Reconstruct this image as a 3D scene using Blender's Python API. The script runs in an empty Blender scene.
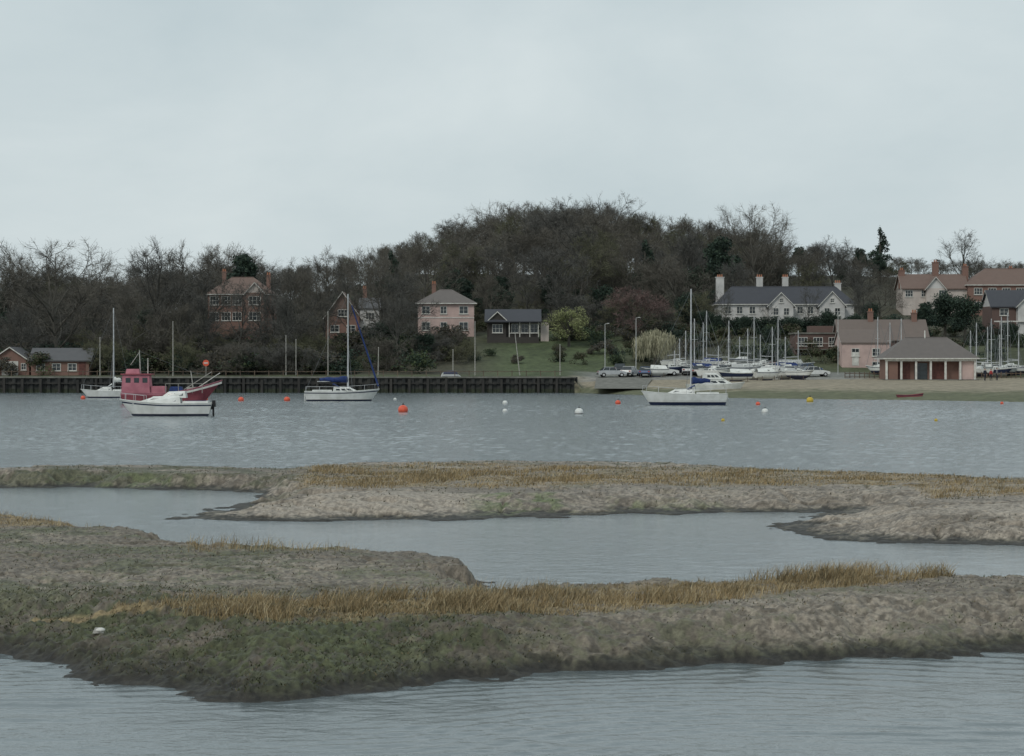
import bpy, math, random
import numpy as np
from mathutils import Vector, Matrix
random.seed(7); RNG=np.random.default_rng(7)
sc=bpy.context.scene
F=2310.0; HC=4.0; HY=364.0; CX=512.0
def X(px,d): return (px-CX)/F*d
def Z(py,d): return HC-(py-HY)/F*d
def D(py,z=0.0): return (HC-z)*F/(py-HY)

# ---------------------------------------------------------------- materials
def new_mat(name):
    m=bpy.data.materials.new(name); m.use_nodes=True
    nt=m.node_tree; b=nt.nodes["Principled BSDF"]
    return m,nt,b
def mat(name,c1,c2=None,scale=3.0,rough=0.8,bump=0.0,stretch=(1,1,1),spec=0.3,metal=0.0,detail=4):
    m,nt,b=new_mat(name)
    b.inputs["Roughness"].default_value=rough
    b.inputs["Specular IOR Level"].default_value=spec
    b.inputs["Metallic"].default_value=metal
    if c2 is None: c2=tuple(c*0.8 for c in c1)
    tc=nt.nodes.new("ShaderNodeTexCoord"); mp=nt.nodes.new("ShaderNodeMapping")
    mp.inputs["Scale"].default_value=stretch
    n=nt.nodes.new("ShaderNodeTexNoise"); n.inputs["Scale"].default_value=scale; n.inputs["Detail"].default_value=detail
    r=nt.nodes.new("ShaderNodeValToRGB"); r.color_ramp.elements[0].position=0.35; r.color_ramp.elements[1].position=0.65
    r.color_ramp.elements[0].color=(*c2,1); r.color_ramp.elements[1].color=(*c1,1)
    L=nt.links
    L.new(tc.outputs["Object"],mp.inputs[0]); L.new(mp.outputs[0],n.inputs["Vector"]); L.new(n.outputs["Fac"],r.inputs[0]); L.new(r.outputs[0],b.inputs["Base Color"])
    if bump>0:
        bp=nt.nodes.new("ShaderNodeBump"); bp.inputs["Strength"].default_value=bump; bp.inputs["Distance"].default_value=0.05
        L.new(n.outputs["Fac"],bp.inputs["Height"]); L.new(bp.outputs[0],b.inputs["Normal"])
    return m
def stripes(name,c1,c2,period,axis='Z',rough=0.8):
    m,nt,b=new_mat(name); b.inputs["Roughness"].default_value=rough
    tc=nt.nodes.new("ShaderNodeTexCoord"); w=nt.nodes.new("ShaderNodeTexWave")
    w.bands_direction=axis; w.inputs["Scale"].default_value=math.pi/10/period*2; w.inputs["Distortion"].default_value=0.6
    n=nt.nodes.new("ShaderNodeTexNoise"); n.inputs["Scale"].default_value=1.3; n.inputs["Detail"].default_value=5
    r=nt.nodes.new("ShaderNodeValToRGB"); r.color_ramp.elements[0].color=(*c2,1); r.color_ramp.elements[1].color=(*c1,1)
    mx=nt.nodes.new("ShaderNodeMath"); mx.operation='MULTIPLY_ADD'; mx.inputs[1].default_value=0.45
    L=nt.links; L.new(tc.outputs["Object"],w.inputs["Vector"]); L.new(tc.outputs["Object"],n.inputs["Vector"])
    L.new(w.outputs["Fac"],mx.inputs[0]); m2=nt.nodes.new("ShaderNodeMath"); m2.operation='MULTIPLY'; m2.inputs[1].default_value=0.6
    L.new(n.outputs["Fac"],m2.inputs[0]); L.new(m2.outputs[0],mx.inputs[2]); L.new(mx.outputs[0],r.inputs[0]); L.new(r.outputs[0],b.inputs["Base Color"])
    return m
M={}
M['white']=mat('white_gelcoat',(0.74,0.75,0.73),(0.60,0.61,0.58),1.5,0.35)
M['whitepaint']=mat('white_paint',(0.66,0.65,0.61),(0.48,0.47,0.44),2,0.7)
M['greypaint']=mat('grey_deck',(0.45,0.46,0.45),None,2,0.6)
M['red']=mat('faded_red_paint',(0.32,0.085,0.105),(0.22,0.055,0.07),1.2,0.6)
M['pink']=mat('faded_pink_paint',(0.48,0.19,0.23),(0.34,0.12,0.155),1.0,0.65)
M['blue']=mat('blue_canvas',(0.025,0.05,0.17),(0.015,0.03,0.10),4,0.8)
M['navy']=mat('navy_stripe',(0.02,0.03,0.07),None,4,0.5)
M['black']=mat('black_plastic',(0.02,0.02,0.022),None,4,0.5)
M['glass']=mat('dark_window_glass',(0.035,0.045,0.05),(0.02,0.025,0.03),2,0.12,spec=0.6)
M['alu']=mat('aluminium_mast',(0.58,0.59,0.60),(0.46,0.47,0.48),2,0.45,metal=0.15)
M['rig']=mat('steel_rigging',(0.18,0.19,0.2),None,2,0.5)
M['antifoul']=mat('antifouling',(0.05,0.055,0.09),None,2,0.7)
M['orange']=mat('orange_buoy',(0.75,0.13,0.07),(0.6,0.10,0.06),6,0.45)
M['yellow']=mat('yellow_buoy',(0.60,0.43,0.06),None,6,0.5)
M['wood']=mat('weathered_wood',(0.16,0.12,0.09),(0.08,0.06,0.05),3,0.85,0.3,(1,1,0.2))
M['fender']=mat('tarred_timber',(0.055,0.052,0.047),(0.025,0.025,0.025),1.5,0.85,0.3,(1,1,0.2))
M['palewood']=mat('pale_pole',(0.42,0.41,0.38),(0.3,0.29,0.27),3,0.8)
M['bark']=mat('bark',(0.120,0.112,0.095),(0.068,0.064,0.055),1.2,0.95,0.4,(1,1,0.3))
M['twig']=mat('twigs',(0.145,0.133,0.112),(0.088,0.082,0.070),0.35,0.95)  # twig tones lifted paler, with distance haze put into the colour
M['bark2']=mat('bark_dark',(0.09,0.088,0.078),(0.052,0.052,0.048),1.2,0.95,0.4,(1,1,0.3))
M['twig2']=mat('twigs_grey',(0.128,0.126,0.115),(0.079,0.078,0.073),0.35,0.95)
M['twigred']=mat('twigs_reddish',(0.19,0.13,0.12),(0.12,0.082,0.078),0.5,0.95)
M['twigol']=mat('twigs_olive',(0.148,0.148,0.09),(0.087,0.09,0.057),0.5,0.95)
M['ever']=mat('evergreen_leaves',(0.052,0.080,0.053),(0.028,0.046,0.032),0.6,0.85)  # leaf colour lifted slightly blue to paint in distance haze
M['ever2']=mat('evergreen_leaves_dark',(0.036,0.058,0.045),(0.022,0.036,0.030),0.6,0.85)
M['shrub']=mat('shrub_leaves',(0.085,0.108,0.05),(0.045,0.060,0.032),0.5,0.9)
M['shrubb']=mat('shrub_brown',(0.125,0.112,0.075),(0.072,0.066,0.048),0.5,0.9)
M['willow']=mat('willow_catkin_leaves',(0.36,0.39,0.18),(0.25,0.28,0.12),0.5,0.85)
M['willowpale']=mat('weeping_willow_twigs',(0.42,0.40,0.28),(0.27,0.26,0.18),0.9,0.85)
M['brick']=stripes('red_brick',(0.25,0.145,0.115),(0.155,0.092,0.075),0.25)
M['brickdk']=stripes('dark_brick',(0.16,0.10,0.085),(0.09,0.062,0.055),0.25)
M['render_pink']=mat('pink_render',(0.56,0.42,0.385),(0.44,0.33,0.305),0.6,0.85)
M['render_cream']=mat('cream_render',(0.56,0.50,0.46),(0.44,0.39,0.36),0.6,0.85)
M['render_white']=mat('white_render',(0.60,0.59,0.575),(0.46,0.455,0.445),0.6,0.85)
M['slate']=stripes('slate_roof',(0.125,0.125,0.13),(0.07,0.072,0.078),0.35)
M['slatebr']=stripes('weathered_tile_roof',(0.165,0.145,0.135),(0.10,0.09,0.086),0.35)
M['slatedk']=stripes('dark_slate_roof',(0.065,0.068,0.08),(0.038,0.041,0.05),0.35)
M['tile']=stripes('clay_tile_roof',(0.19,0.128,0.106),(0.12,0.084,0.071),0.35)
M['tilebrown']=stripes('brown_tile_roof',(0.18,0.142,0.124),(0.115,0.094,0.084),0.35)
M['timberdk']=stripes('dark_timber_boards',(0.06,0.052,0.046),(0.032,0.03,0.028),0.3)
M['terracotta']=mat('terracotta',(0.40,0.18,0.11),None,4,0.8)
M['doorred']=mat('red_door',(0.15,0.06,0.05),(0.09,0.04,0.035),3,0.6)
M['concrete']=mat('concrete',(0.20,0.195,0.175),(0.12,0.12,0.105),1.2,0.9,0.3)
M['pile']=mat('steel_sheet_piling',(0.060,0.060,0.056),(0.028,0.030,0.031),0.8,0.85,0.2,(1,1,0.3))
M['weed']=mat('seaweed',(0.045,0.055,0.033),(0.027,0.032,0.023),3,0.8,0.4)
M['skin']=mat('skin',(0.55,0.35,0.27),None,4,0.6)
M['hair']=mat('hair',(0.05,0.035,0.025),None,4,0.7)
M['cloth_dk']=mat('dark_cloth',(0.03,0.035,0.05),None,4,0.9)
M['cloth_red']=mat('red_jacket',(0.35,0.05,0.05),None,4,0.9)
M['cloth_gr']=mat('grey_jacket',(0.2,0.2,0.22),None,4,0.9)
M['tyre']=mat('tyre',(0.02,0.02,0.02),None,4,0.9)
for k,c in dict(car_white=(0.68,0.69,0.68),car_blue=(0.05,0.10,0.22),car_silver=(0.42,0.44,0.46),car_red=(0.33,0.05,0.05),car_dark=(0.04,0.05,0.06)).items():
    M[k]=mat(k+'_paint',c,tuple(a*0.88 for a in c),2,0.25,spec=0.5)

# ---------------------------------------------------------------- mesh builder
def empty(name,loc,rz=0.0,s=1.0):
    e=bpy.data.objects.new(name,None); e.location=loc; e.rotation_euler=(0,0,rz); e.scale=(s,s,s)
    e.empty_display_size=0.5; sc.collection.objects.link(e); return e
class MB:
    def __init__(s): s.v=[]; s.f=[]; s.mi=[]; s.mats=[]
    def m(s,key):
        if key not in s.mats: s.mats.append(key)
        return s.mats.index(key)
    def poly(s,pts,key):
        i=len(s.v); s.v+= [tuple(p) for p in pts]; s.f.append(tuple(range(i,i+len(pts)))); s.mi.append(s.m(key))
    def box(s,x0,x1,y0,y1,z0,z1,key,tx=0,ty=0):
        i=len(s.v)
        s.v+=[(x0,y0,z0),(x1,y0,z0),(x1,y1,z0),(x0,y1,z0),(x0+tx,y0+ty,z1),(x1-tx,y0+ty,z1),(x1-tx,y1-ty,z1),(x0+tx,y1-ty,z1)]
        k=s.m(key)
        for q in ((0,3,2,1),(4,5,6,7),(0,1,5,4),(1,2,6,5),(2,3,7,6),(3,0,4,7)):
            s.f.append(tuple(i+a for a in q)); s.mi.append(k)
    def tube(s,p0,p1,r0,r1,key,n=6,cap=True):
        p0=Vector(p0); p1=Vector(p1); d=p1-p0
        if d.length<1e-6: return
        d.normalize(); a=d.orthogonal().normalized(); b=d.cross(a); i=len(s.v); k=s.m(key)
        for p,r in ((p0,r0),(p1,r1)):
            for j in range(n):
                t=2*math.pi*j/n; s.v.append(tuple(p+a*(r*math.cos(t))+b*(r*math.sin(t))))
        for j in range(n):
            s.f.append((i+j,i+(j+1)%n,i+n+(j+1)%n,i+n+j)); s.mi.append(k)
        if cap:
            s.f.append(tuple(i+n+j for j in range(n))); s.mi.append(k)
            s.f.append(tuple(i+n-1-j for j in range(n))); s.mi.append(k)
    def loft(s,rings,keys,closed=False,caps=None):
        n=len(rings[0]); i=len(s.v)
        for r in rings: s.v+=[tuple(p) for p in r]
        for a in range(len(rings)-1):
            for j in range(n if closed else n-1):
                j2=(j+1)%n
                s.f.append((i+a*n+j,i+a*n+j2,i+(a+1)*n+j2,i+(a+1)*n+j)); s.mi.append(s.m(keys[j] if isinstance(keys,(list,tuple)) else keys))
        if caps:
            s.f.append(tuple(i+j for j in range(n))[::-1]); s.mi.append(s.m(caps))
            s.f.append(tuple(i+(len(rings)-1)*n+j for j in range(n))); s.mi.append(s.m(caps))
    def sphere(s,c,r,key,sz=1.0,nu=14,nv=8):
        rings=[]
        for a in range(nv+1):
            t=math.pi*a/nv; rr=max(r*math.sin(t),1e-4)
            rings.append([(c[0]+rr*math.cos(2*math.pi*j/nu),c[1]+rr*math.sin(2*math.pi*j/nu),c[2]-r*sz*math.cos(t)) for j in range(nu)])
        s.loft(rings,key,closed=True)
    def obj(s,name,parent=None,loc=(0,0,0),smooth=False,rz=0):
        me=bpy.data.meshes.new(name); me.from_pydata(s.v,[],s.f)
        for k in s.mats: me.materials.append(M[k])
        me.polygons.foreach_set("material_index",s.mi)
        if smooth: me.polygons.foreach_set("use_smooth",[True]*len(s.f))
        me.update()
        o=bpy.data.objects.new(name,me); o.location=loc; o.rotation_euler=(0,0,rz); sc.collection.objects.link(o)
        if parent: o.parent=parent
        return o
def fast(name,V,Q,mats,mi=None,smooth=False,col=None,link=True):
    me=bpy.data.meshes.new(name); k=Q.shape[1]
    me.vertices.add(len(V)); me.vertices.foreach_set("co",V.astype(np.float32).ravel())
    me.loops.add(Q.size); me.loops.foreach_set("vertex_index",Q.astype(np.int32).ravel())
    me.polygons.add(len(Q)); me.polygons.foreach_set("loop_start",(np.arange(len(Q))*k).astype(np.int32))
    me.update(calc_edges=True)
    for x in mats: me.materials.append(x if not isinstance(x,str) else M[x])
    if mi is not None: me.polygons.foreach_set("material_index",mi.astype(np.int32))
    me.polygons.foreach_set("use_smooth",np.full(len(Q),smooth,dtype=bool))
    if col is not None:
        a=me.attributes.new("Col",'FLOAT_COLOR','POINT'); c4=np.ones((len(V),4),np.float32); c4[:,:3]=col; a.data.foreach_set("color",c4.ravel())
    me.update()
    if not link: return me
    o=bpy.data.objects.new(name,me); sc.collection.objects.link(o); return o

# ---------------------------------------------------------------- numpy noise
def vn(x,y,seed=0):
    ix=np.floor(x).astype(np.int64); iy=np.floor(y).astype(np.int64); fx=x-ix; fy=y-iy
    fx=fx*fx*fx*(fx*(fx*6-15)+10); fy=fy*fy*fy*(fy*(fy*6-15)+10)
    def h(a,b):
        n=(a*374761393+b*668265263+seed*974634777)&0xffffffff
        n=((n^(n>>13))*1274126177)&0xffffffff
        n=((n^(n>>16))*2246822519)&0xffffffff
        return ((n^(n>>15))&0xffffff)/float(0xffffff)
    return (h(ix,iy)*(1-fx)+h(ix+1,iy)*fx)*(1-fy)+(h(ix,iy+1)*(1-fx)+h(ix+1,iy+1)*fx)*fy
def fbm(x,y,o=4,seed=0):
    s=0;a=0.5;t=0
    for i in range(o):
        ca,sa=math.cos(i*.9+.4),math.sin(i*.9+.4)
        s=s+a*vn((x*ca-y*sa)*2**i+i*17.3,(x*sa+y*ca)*2**i+i*9.1,seed+i); t+=a; a*=0.5
    return s/t
def ss(a,b,x):
    t=np.clip((x-a)/(b-a),0,1); return t*t*(3-2*t)
def lerp(a,b,t): return a*(1-t)+b*t

# ---------------------------------------------------------------- mud islands
def G(px,d): return (X(px,d),d)
def gz(px,py,z=0.0): d=D(py,z); return (X(px,d),d)
polyA=[gz(-450,640),gz(-200,645),gz(0,653),gz(60,665),gz(100,678),gz(150,685),gz(190,693),gz(240,701),gz(300,698),gz(350,691),gz(420,687),gz(480,677),gz(560,673),gz(640,670),gz(700,665),gz(800,661),gz(900,657),gz(1024,651),gz(1474,641),
 gz(1474,565,.5),gz(1024,573,.5),gz(860,574,.5),gz(700,578,.5),gz(600,581,.5),G(520,36.7),G(487,37.2),G(476,41.3),G(462,43),G(440,44),gz(400,552,.5),gz(350,549,.5),gz(250,545,.5),gz(180,539,.5),gz(150,529,.5),gz(100,521,.5),gz(0,513,.5),gz(-200,511,.5),gz(-450,520,.5)]
polyB=[gz(166,519),gz(260,521),gz(420,520),gz(560,517),gz(640,514),gz(700,513),gz(770,513),gz(838,512),gz(810,519),gz(788,527),gz(800,534),gz(830,539),gz(900,543),gz(1024,545),gz(1474,550),
 gz(1474,485,.5),gz(1024,476,.5),gz(900,471,.5),gz(800,466,.5),gz(640,460,.5),gz(480,459,.5),gz(330,461,.5),gz(285,468,.4),gz(200,465,.4),gz(130,465,.4),gz(0,468,.4),gz(-450,473,.4),
 gz(-450,489),gz(0,487),gz(100,487),gz(170,489),gz(240,491),gz(262,493),gz(272,491,.3),gz(235,497,.3),gz(200,504,.3),gz(170,513,.2)]
def sdf(P,x,y):
    P=np.array(P); n=len(P); best=np.full(x.shape,1e9); ins=np.zeros(x.shape,bool)
    for i in range(n):
        ax,ay=P[i]; bx,by=P[(i+1)%n]; ex,ey=bx-ax,by-ay
        t=np.clip(((x-ax)*ex+(y-ay)*ey)/(ex*ex+ey*ey),0,1)
        d=(x-ax-t*ex)**2+(y-ay-t*ey)**2; best=np.minimum(best,d)
        c=((ay>y)!=(by>y)); xi=ex*(y-ay)/(ey if ey!=0 else 1e-9)+ax
        ins^=(c&(x<xi))
    d=np.sqrt(best); return np.where(ins,d,-d)
def grassA(px,y):
    c=np.interp(px,[150,300,500,700,870,960],[32.9,32.5,33.5,35.0,36.9,37.6])
    w=np.interp(px,[130,200,300,500,650,700,800,870,930,960],[0.1,.9,1.6,1.6,1.9,1.8,1.1,1.3,.5,0.02])
    g=1-ss(0.55,1.2,np.abs(y-c)/w)
    g2=(ss(-300,-200,px)*(1-ss(85,118,px)))*ss(48.6,49.6,y)*(1-ss(52.8,53.4,y))
    g3=.35*ss(170,210,px)*(1-ss(340,390,px))*ss(42,42.8,y)*(1-ss(44.2,44.8,y))
    return np.maximum(np.maximum(g,g2),g3)
def grassB(px,y):
    lo=np.interp(px,[290,420,640,900,940,1100],[66,65.5,66,66.5,61,60])
    hi=np.interp(px,[290,480,800,900,1024],[81,82.5,78,74,71])
    g=ss(285,315,px)*(1-.8*ss(1250,1400,px))*ss(0,2.5,y-lo)*(1-ss(-1.5,0,y-hi))
    g=g*(.95-.35*ss(70,77,y))*np.where(px>925,0.8,1)
    return g
def near(x,y,full=False):
    px=x/y*F+CX
    wx=x+0.6*(fbm(x*.8,y*.8,3,1)-.5)*2*np.clip(y/40,.6,1.6); wy=y+0.5*(fbm(x*.9,y*.9,3,2)-.5)*2*np.clip(y/35,.7,2)
    wx=wx+.20*(fbm(x*4,y*4,3,3)-.5)*2; wy=wy+.20*(fbm(x*4.3,y*4.3,3,4)-.5)*2
    sA=sdf(polyA,wx,wy); sB=sdf(polyB,wx,wy)
    isA=sA>sB
    s=np.where(isA,sA,sB)
    front=(y<35)&isA
    wid=np.where(isA,np.where(front,np.interp(px,[0,350,480,1024],[2.6,2.4,1.7,1.5]),0.9),np.where(y<66,3.6,1.3))
    wid=wid*(0.65+0.7*fbm(x*.5,y*.5,3,5))
    t=np.clip(s/wid,0,1)
    base=np.where(front,t**0.85,t*t*(3-2*t))
    top=np.where(isA,0.50,0.45)+0.12*(fbm(x*.25,y*.25,2,6)-.5)
    h=np.where(s>0,0.03+top*base,np.maximum(s*0.22+.03,-0.7))
    inn=ss(-.05,.3,s)
    bank=inn*(1-ss(.8,1.15,s/wid))
    # soft slumps, fine crumbs
    h=h+bank*(fbm(x*1.4,y*1.9,2,13)-.5)*.12*np.where(isA,1,.35)
    h=h+inn*((fbm(x*.7,y*.7,2,9)-.5)*.08+(fbm(x*6,y*6,4,10)-.5)*.065*np.where(isA,1,.6)+(fbm(x*19,y*15,2,11)-.5)*.045*np.where(y<60,1,.4))
    lw=isA*(1-ss(430,600,px))*(y<34)*inn
    h=h+lw*(fbm(x*11,y*11,2,14)-.5)*.10
    h=h+isA*(y<36)*(fbm(x*5,y*5,3,15)-.4)*.14*ss(.55,.8,s/wid)*(1-ss(1.0,1.4,s/wid))
    cr=np.abs(fbm(x*.35+3,y*.5,3,12)-.5)
    h=h-inn*ss(0.25,1.2,s)*(1-ss(0,.03,cr))*np.where(isA,.08,.12)
    if not full: return h
    return h,s,isA,wid,px,bank
NC,NR=1120,960
pxs=np.linspace(-450,1474,NC); ds=24.0*(96/24.0)**(np.linspace(0,1,NR))
PX,DD=np.meshgrid(pxs,ds); x=((PX-CX)/F*DD).ravel(); y=DD.ravel()
h,s,isA,wid,px,bank=near(x,y,True)
mudL=np.array([.262,.226,.182]); mudD=np.array([.140,.118,.092]); grn=np.array([.060,.066,.032]); grnL=np.array([.105,.135,.052]); wet_shade=np.array([.030,.027,.022]); tan=np.array([.25,.19,.105])
n1=fbm(x*.7,y*.7,4,20); n2=fbm(x*3,y*3,4,21); n3=fbm(x*12,y*12,3,22); n4=fbm(x*.2,y*.35,3,23)
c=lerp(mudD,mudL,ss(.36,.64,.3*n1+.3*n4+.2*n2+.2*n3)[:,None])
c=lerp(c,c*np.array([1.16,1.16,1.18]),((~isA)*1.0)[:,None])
gA=grassA(px,y)*isA; gB=grassB(px,y)*(~isA); g=np.maximum(gA,gB)
leftA=isA*(1-ss(420,620,px+(n1-.5)*300))*(1-ss(33,37,y+(n1-.5)*6))
leftA2=isA*(1-ss(300,420,px))*ss(.48,.58,n1*.6+n2*.4)*.7
gm=np.maximum(leftA*ss(.36,.52,n2*.4+n1*.3+n3*.3)*.95,leftA2)
gm=np.maximum(gm,isA*(1-ss(.06,.26,h+(n2-.5)*.2))*.8)
gm=np.maximum(gm,isA*ss(.50,.62,n1*.4+n2*.3+n3*.3)*.7)
gm=np.maximum(gm,(~isA)*ss(.50,.60,n1*.5+n2*.5)*.75*ss(63,68,y))
gm=np.maximum(gm,(~isA)*(1-ss(250,330,px))*ss(73,76,y)*ss(.42,.55,n1)*.8)
gm=np.maximum(gm,(~isA)*(1-ss(.03,.12,h))*.5)
c=lerp(c,grn,np.clip(gm,0,1)[:,None])
alg=(~isA)*((ss(455,500,px)*(1-ss(550,585,px))+ss(600,630,px)*(1-ss(700,740,px))*.8))*(1-ss(62.5,64.5,y+(n1-.5)*4))*ss(.42,.58,n1*.4+n2*.6)*(h>.03)*.85
alg=np.maximum(alg,(isA*ss(430,600,px)*(1-ss(.05,.16,h+(n2-.5)*.1))*(s>-.3)*.4*ss(.42,.6,n1)*(y<36)))
alg=np.maximum(alg,(~isA)*(1-ss(160,220,px))*ss(20,60,px)*ss(70,73,y)*(1-ss(75,77,y))*.5*ss(.4,.6,n2))
alg=np.maximum(alg,isA*(1-ss(420,520,px))*ss(.53,.62,n3*.4+n1*.6)*.16)
c=lerp(c,grnL,np.clip(alg,0,1)[:,None])
c=lerp(c,tan,(g*.8*ss(.30,.52,n2))[:,None])
wz=np.where(isA,np.where(px<480,.30,.24),.12)
c=lerp(wet_shade,c,ss(.0,1.0,(h+(n2-.5)*.14+(n3-.5)*.08-.02)/wz)[:,None])  # wet mud near the waterline; island A's band also paints undercut shade
c=c*(.72+.56*ss(.3,.7,n3))[:,None]
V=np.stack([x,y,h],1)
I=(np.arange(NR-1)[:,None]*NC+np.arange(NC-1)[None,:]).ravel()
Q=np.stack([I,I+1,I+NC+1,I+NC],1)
keep=(h[Q].max(1)>-0.6)
def vcol_mat(name,rough,bscale,bstr,bdist,spec=.3):
    m,nt,b=new_mat(name); L=nt.links
    at=nt.nodes.new("ShaderNodeAttribute"); at.attribute_name="Col"
    geo=nt.nodes.new("ShaderNodeNewGeometry")
    n=nt.nodes.new("ShaderNodeTexNoise"); n.inputs["Scale"].default_value=bscale; n.inputs["Detail"].default_value=8; n.inputs["Roughness"].default_value=.65
    mr=nt.nodes.new("ShaderNodeMapRange"); mr.inputs[1].default_value=.3; mr.inputs[2].default_value=.7; mr.inputs[3].default_value=.6; mr.inputs[4].default_value=1.35
    mx=nt.nodes.new("ShaderNodeVectorMath"); mx.operation='SCALE'
    L.new(geo.outputs["Position"],n.inputs["Vector"]); L.new(n.outputs["Fac"],mr.inputs[0]); L.new(at.outputs["Color"],mx.inputs[0]); L.new(mr.outputs[0],mx.inputs["Scale"]); L.new(mx.outputs[0],b.inputs["Base Color"])
    bp=nt.nodes.new("ShaderNodeBump"); bp.inputs["Strength"].default_value=bstr; bp.inputs["Distance"].default_value=bdist
    L.new(n.outputs["Fac"],bp.inputs["Height"]); L.new(bp.outputs[0],b.inputs["Normal"])
    b.inputs["Roughness"].default_value=rough; b.inputs["Specular IOR Level"].default_value=spec
    return m
mudmat=vcol_mat("saltmarsh_mud",.6,17,.6,.04,.3)
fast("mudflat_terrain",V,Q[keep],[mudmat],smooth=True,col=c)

def blades(name,bx,by,hh,ww,lean,mats,mi,zoff=0):
    n=len(bx); bz=near(bx,by)+zoff-.01; a=RNG.uniform(0,2*np.pi,n); la=RNG.uniform(0,2*np.pi,n); lm=lean*hh*RNG.uniform(.2,1,n)
    dx=np.cos(a)*ww/2; dy=np.sin(a)*ww/2; lx=np.cos(la)*lm+.2*hh; ly=np.sin(la)*lm
    p=[np.stack([bx-dx,by-dy,bz],1),np.stack([bx+dx,by+dy,bz],1),
       np.stack([bx+dx*.7+lx*.35,by+dy*.7+ly*.35,bz+hh*.55],1),np.stack([bx-dx*.7+lx*.35,by-dy*.7+ly*.35,bz+hh*.55],1),
       np.stack([bx+dx*.1+lx,by+dy*.1+ly,bz+hh],1),np.stack([bx-dx*.1+lx,by-dy*.1+ly,bz+hh],1)]
    V=np.stack(p,1).reshape(-1,3); b=(np.arange(n)*6)[:,None]
    Q=np.concatenate([b+np.array([0,1,2,3]),b+np.array([3,2,4,5])]); 
    return fast(name,V,Q,mats,np.concatenate([mi,mi]))
M['straw1']=mat('dead_cordgrass',(0.37,0.275,0.145),(0.26,0.195,0.105),.8,.9)
M['straw2']=mat('dead_cordgrass_pale',(0.47,0.39,0.25),(0.34,0.28,0.17),.8,.9)
M['straw3']=mat('dead_cordgrass_dark',(0.20,0.155,0.088),(0.12,0.10,0.06),.8,.9)
M['marshgreen']=mat('sea_purslane',(0.078,0.086,0.042),(0.042,0.050,0.026),2,.9)
def scatter(n,pxr,dr,dens,lo=.40,hi=.60,f=1.0,mn=.16,bs=.12):
    px=RNG.uniform(*pxr,n); d=RNG.uniform(*dr,n); x=(px-CX)/F*d
    cl=.5*fbm(x*.9*f,d*.9*f,2,31)+.5*fbm(x*4*f,d*4*f,2,32); k=RNG.uniform(0,1,n)<dens(px,d)*(bs+(1-bs)*ss(lo,hi,cl))
    x,d=x[k],d[k]; hz,s,_,_,_,_=near(x,d,True); k=(s>.1)&(hz>mn); return x[k],d[k]
bx,by=scatter(190000,(110,980),(30,40),grassA,.37,.58)
bx2,by2=scatter(60000,(-300,400),(41.5,54),grassA,.34,.56)
bx=np.concatenate([bx,bx2]); by=np.concatenate([by,by2]); n=len(bx)
hv=.30+.95*ss(.35,.68,fbm(bx*.9,by*.9,3,33))
print("bladesA",n)
blades("cordgrass",bx,by,RNG.uniform(.06,.24,n)*hv,RNG.uniform(.006,.014,n),.9,['straw1','straw2','straw3'],RNG.choice(3,n,p=[.44,.21,.35]))
bx,by=scatter(200000,(280,1400),(59,83),grassB,.38,.58,.6); n=len(bx); hv=.3+.7*ss(.35,.65,fbm(bx*.5,by*.5,3,34))
print("bladesB",n)
blades("cordgrass",bx,by,RNG.uniform(.05,.17,n)*hv,RNG.uniform(.012,.028,n),.9,['straw1','straw2','straw3'],RNG.choice(3,n,p=[.46,.14,.40]))
def dg(px,d): return (1-ss(400,640,px))*.95*(d<36)+.22+.4*(d>70)
x1,y1=scatter(240000,(-300,1200),(26.5,54),dg,.42,.56,1.0,.09); x2,y2=scatter(60000,(-300,1300),(60,84),dg,.45,.58)
bx=np.concatenate([x1,x2]); by=np.concatenate([y1,y2]); n=len(bx)
blades("sea_purslane",bx,by,RNG.uniform(.012,.05,n)*np.where(by>55,1.5,1),RNG.uniform(.010,.026,n)*np.where(by>55,1.6,1),1.6,['marshgreen','straw3'],RNG.choice(2,n,p=[.82,.18]))

# ---------------------------------------------------------------- water (real wave geometry + fine ripple bump)
def water():
    m,nt,b=new_mat("estuary_water"); L=nt.links
    b.inputs["Base Color"].default_value=(.125,.152,.162,1); b.inputs["Roughness"].default_value=.12; b.inputs["IOR"].default_value=1.33
    geo=nt.nodes.new("ShaderNodeNewGeometry")
    def nz(sc,rot,scale,det):
        mp=nt.nodes.new("ShaderNodeMapping"); mp.inputs["Scale"].default_value=sc; mp.inputs["Rotation"].default_value=(0,0,rot)
        n=nt.nodes.new("ShaderNodeTexNoise"); n.inputs["Scale"].default_value=scale; n.inputs["Detail"].default_value=det; n.inputs["Roughness"].default_value=.6
        L.new(geo.outputs["Position"],mp.inputs[0]); L.new(mp.outputs[0],n.inputs["Vector"]); return n
    a=nz((.6,1,1),.15,5.5,4)
    sp=nt.nodes.new("ShaderNodeSeparateXYZ"); L.new(geo.outputs["Position"],sp.inputs[0])
    far=nt.nodes.new("ShaderNodeMapRange"); far.inputs[1].default_value=45; far.inputs[2].default_value=95; far.inputs[3].default_value=.36; far.inputs[4].default_value=.95
    L.new(sp.outputs["Y"],far.inputs[0])
    h=nt.nodes.new("ShaderNodeMath"); h.operation='MULTIPLY'; L.new(a.outputs["Fac"],h.inputs[0]); L.new(far.outputs[0],h.inputs[1])
    bp=nt.nodes.new("ShaderNodeBump"); bp.inputs["Strength"].default_value=1; bp.inputs["Distance"].default_value=.05
    L.new(h.outputs[0],bp.inputs["Height"]); L.new(bp.outputs[0],b.inputs["Normal"])
    return m
M['water']=water()
rows=[17.0]
while rows[-1]<326:
    yy=rows[-1]; rows.append(yy+(max(.055,.0022*yy) if yy<60 else min(.0035*yy-.08,.36)))
rows=np.array(rows); cols=np.linspace(-300,1324,800); print("water rows",len(rows))
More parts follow.
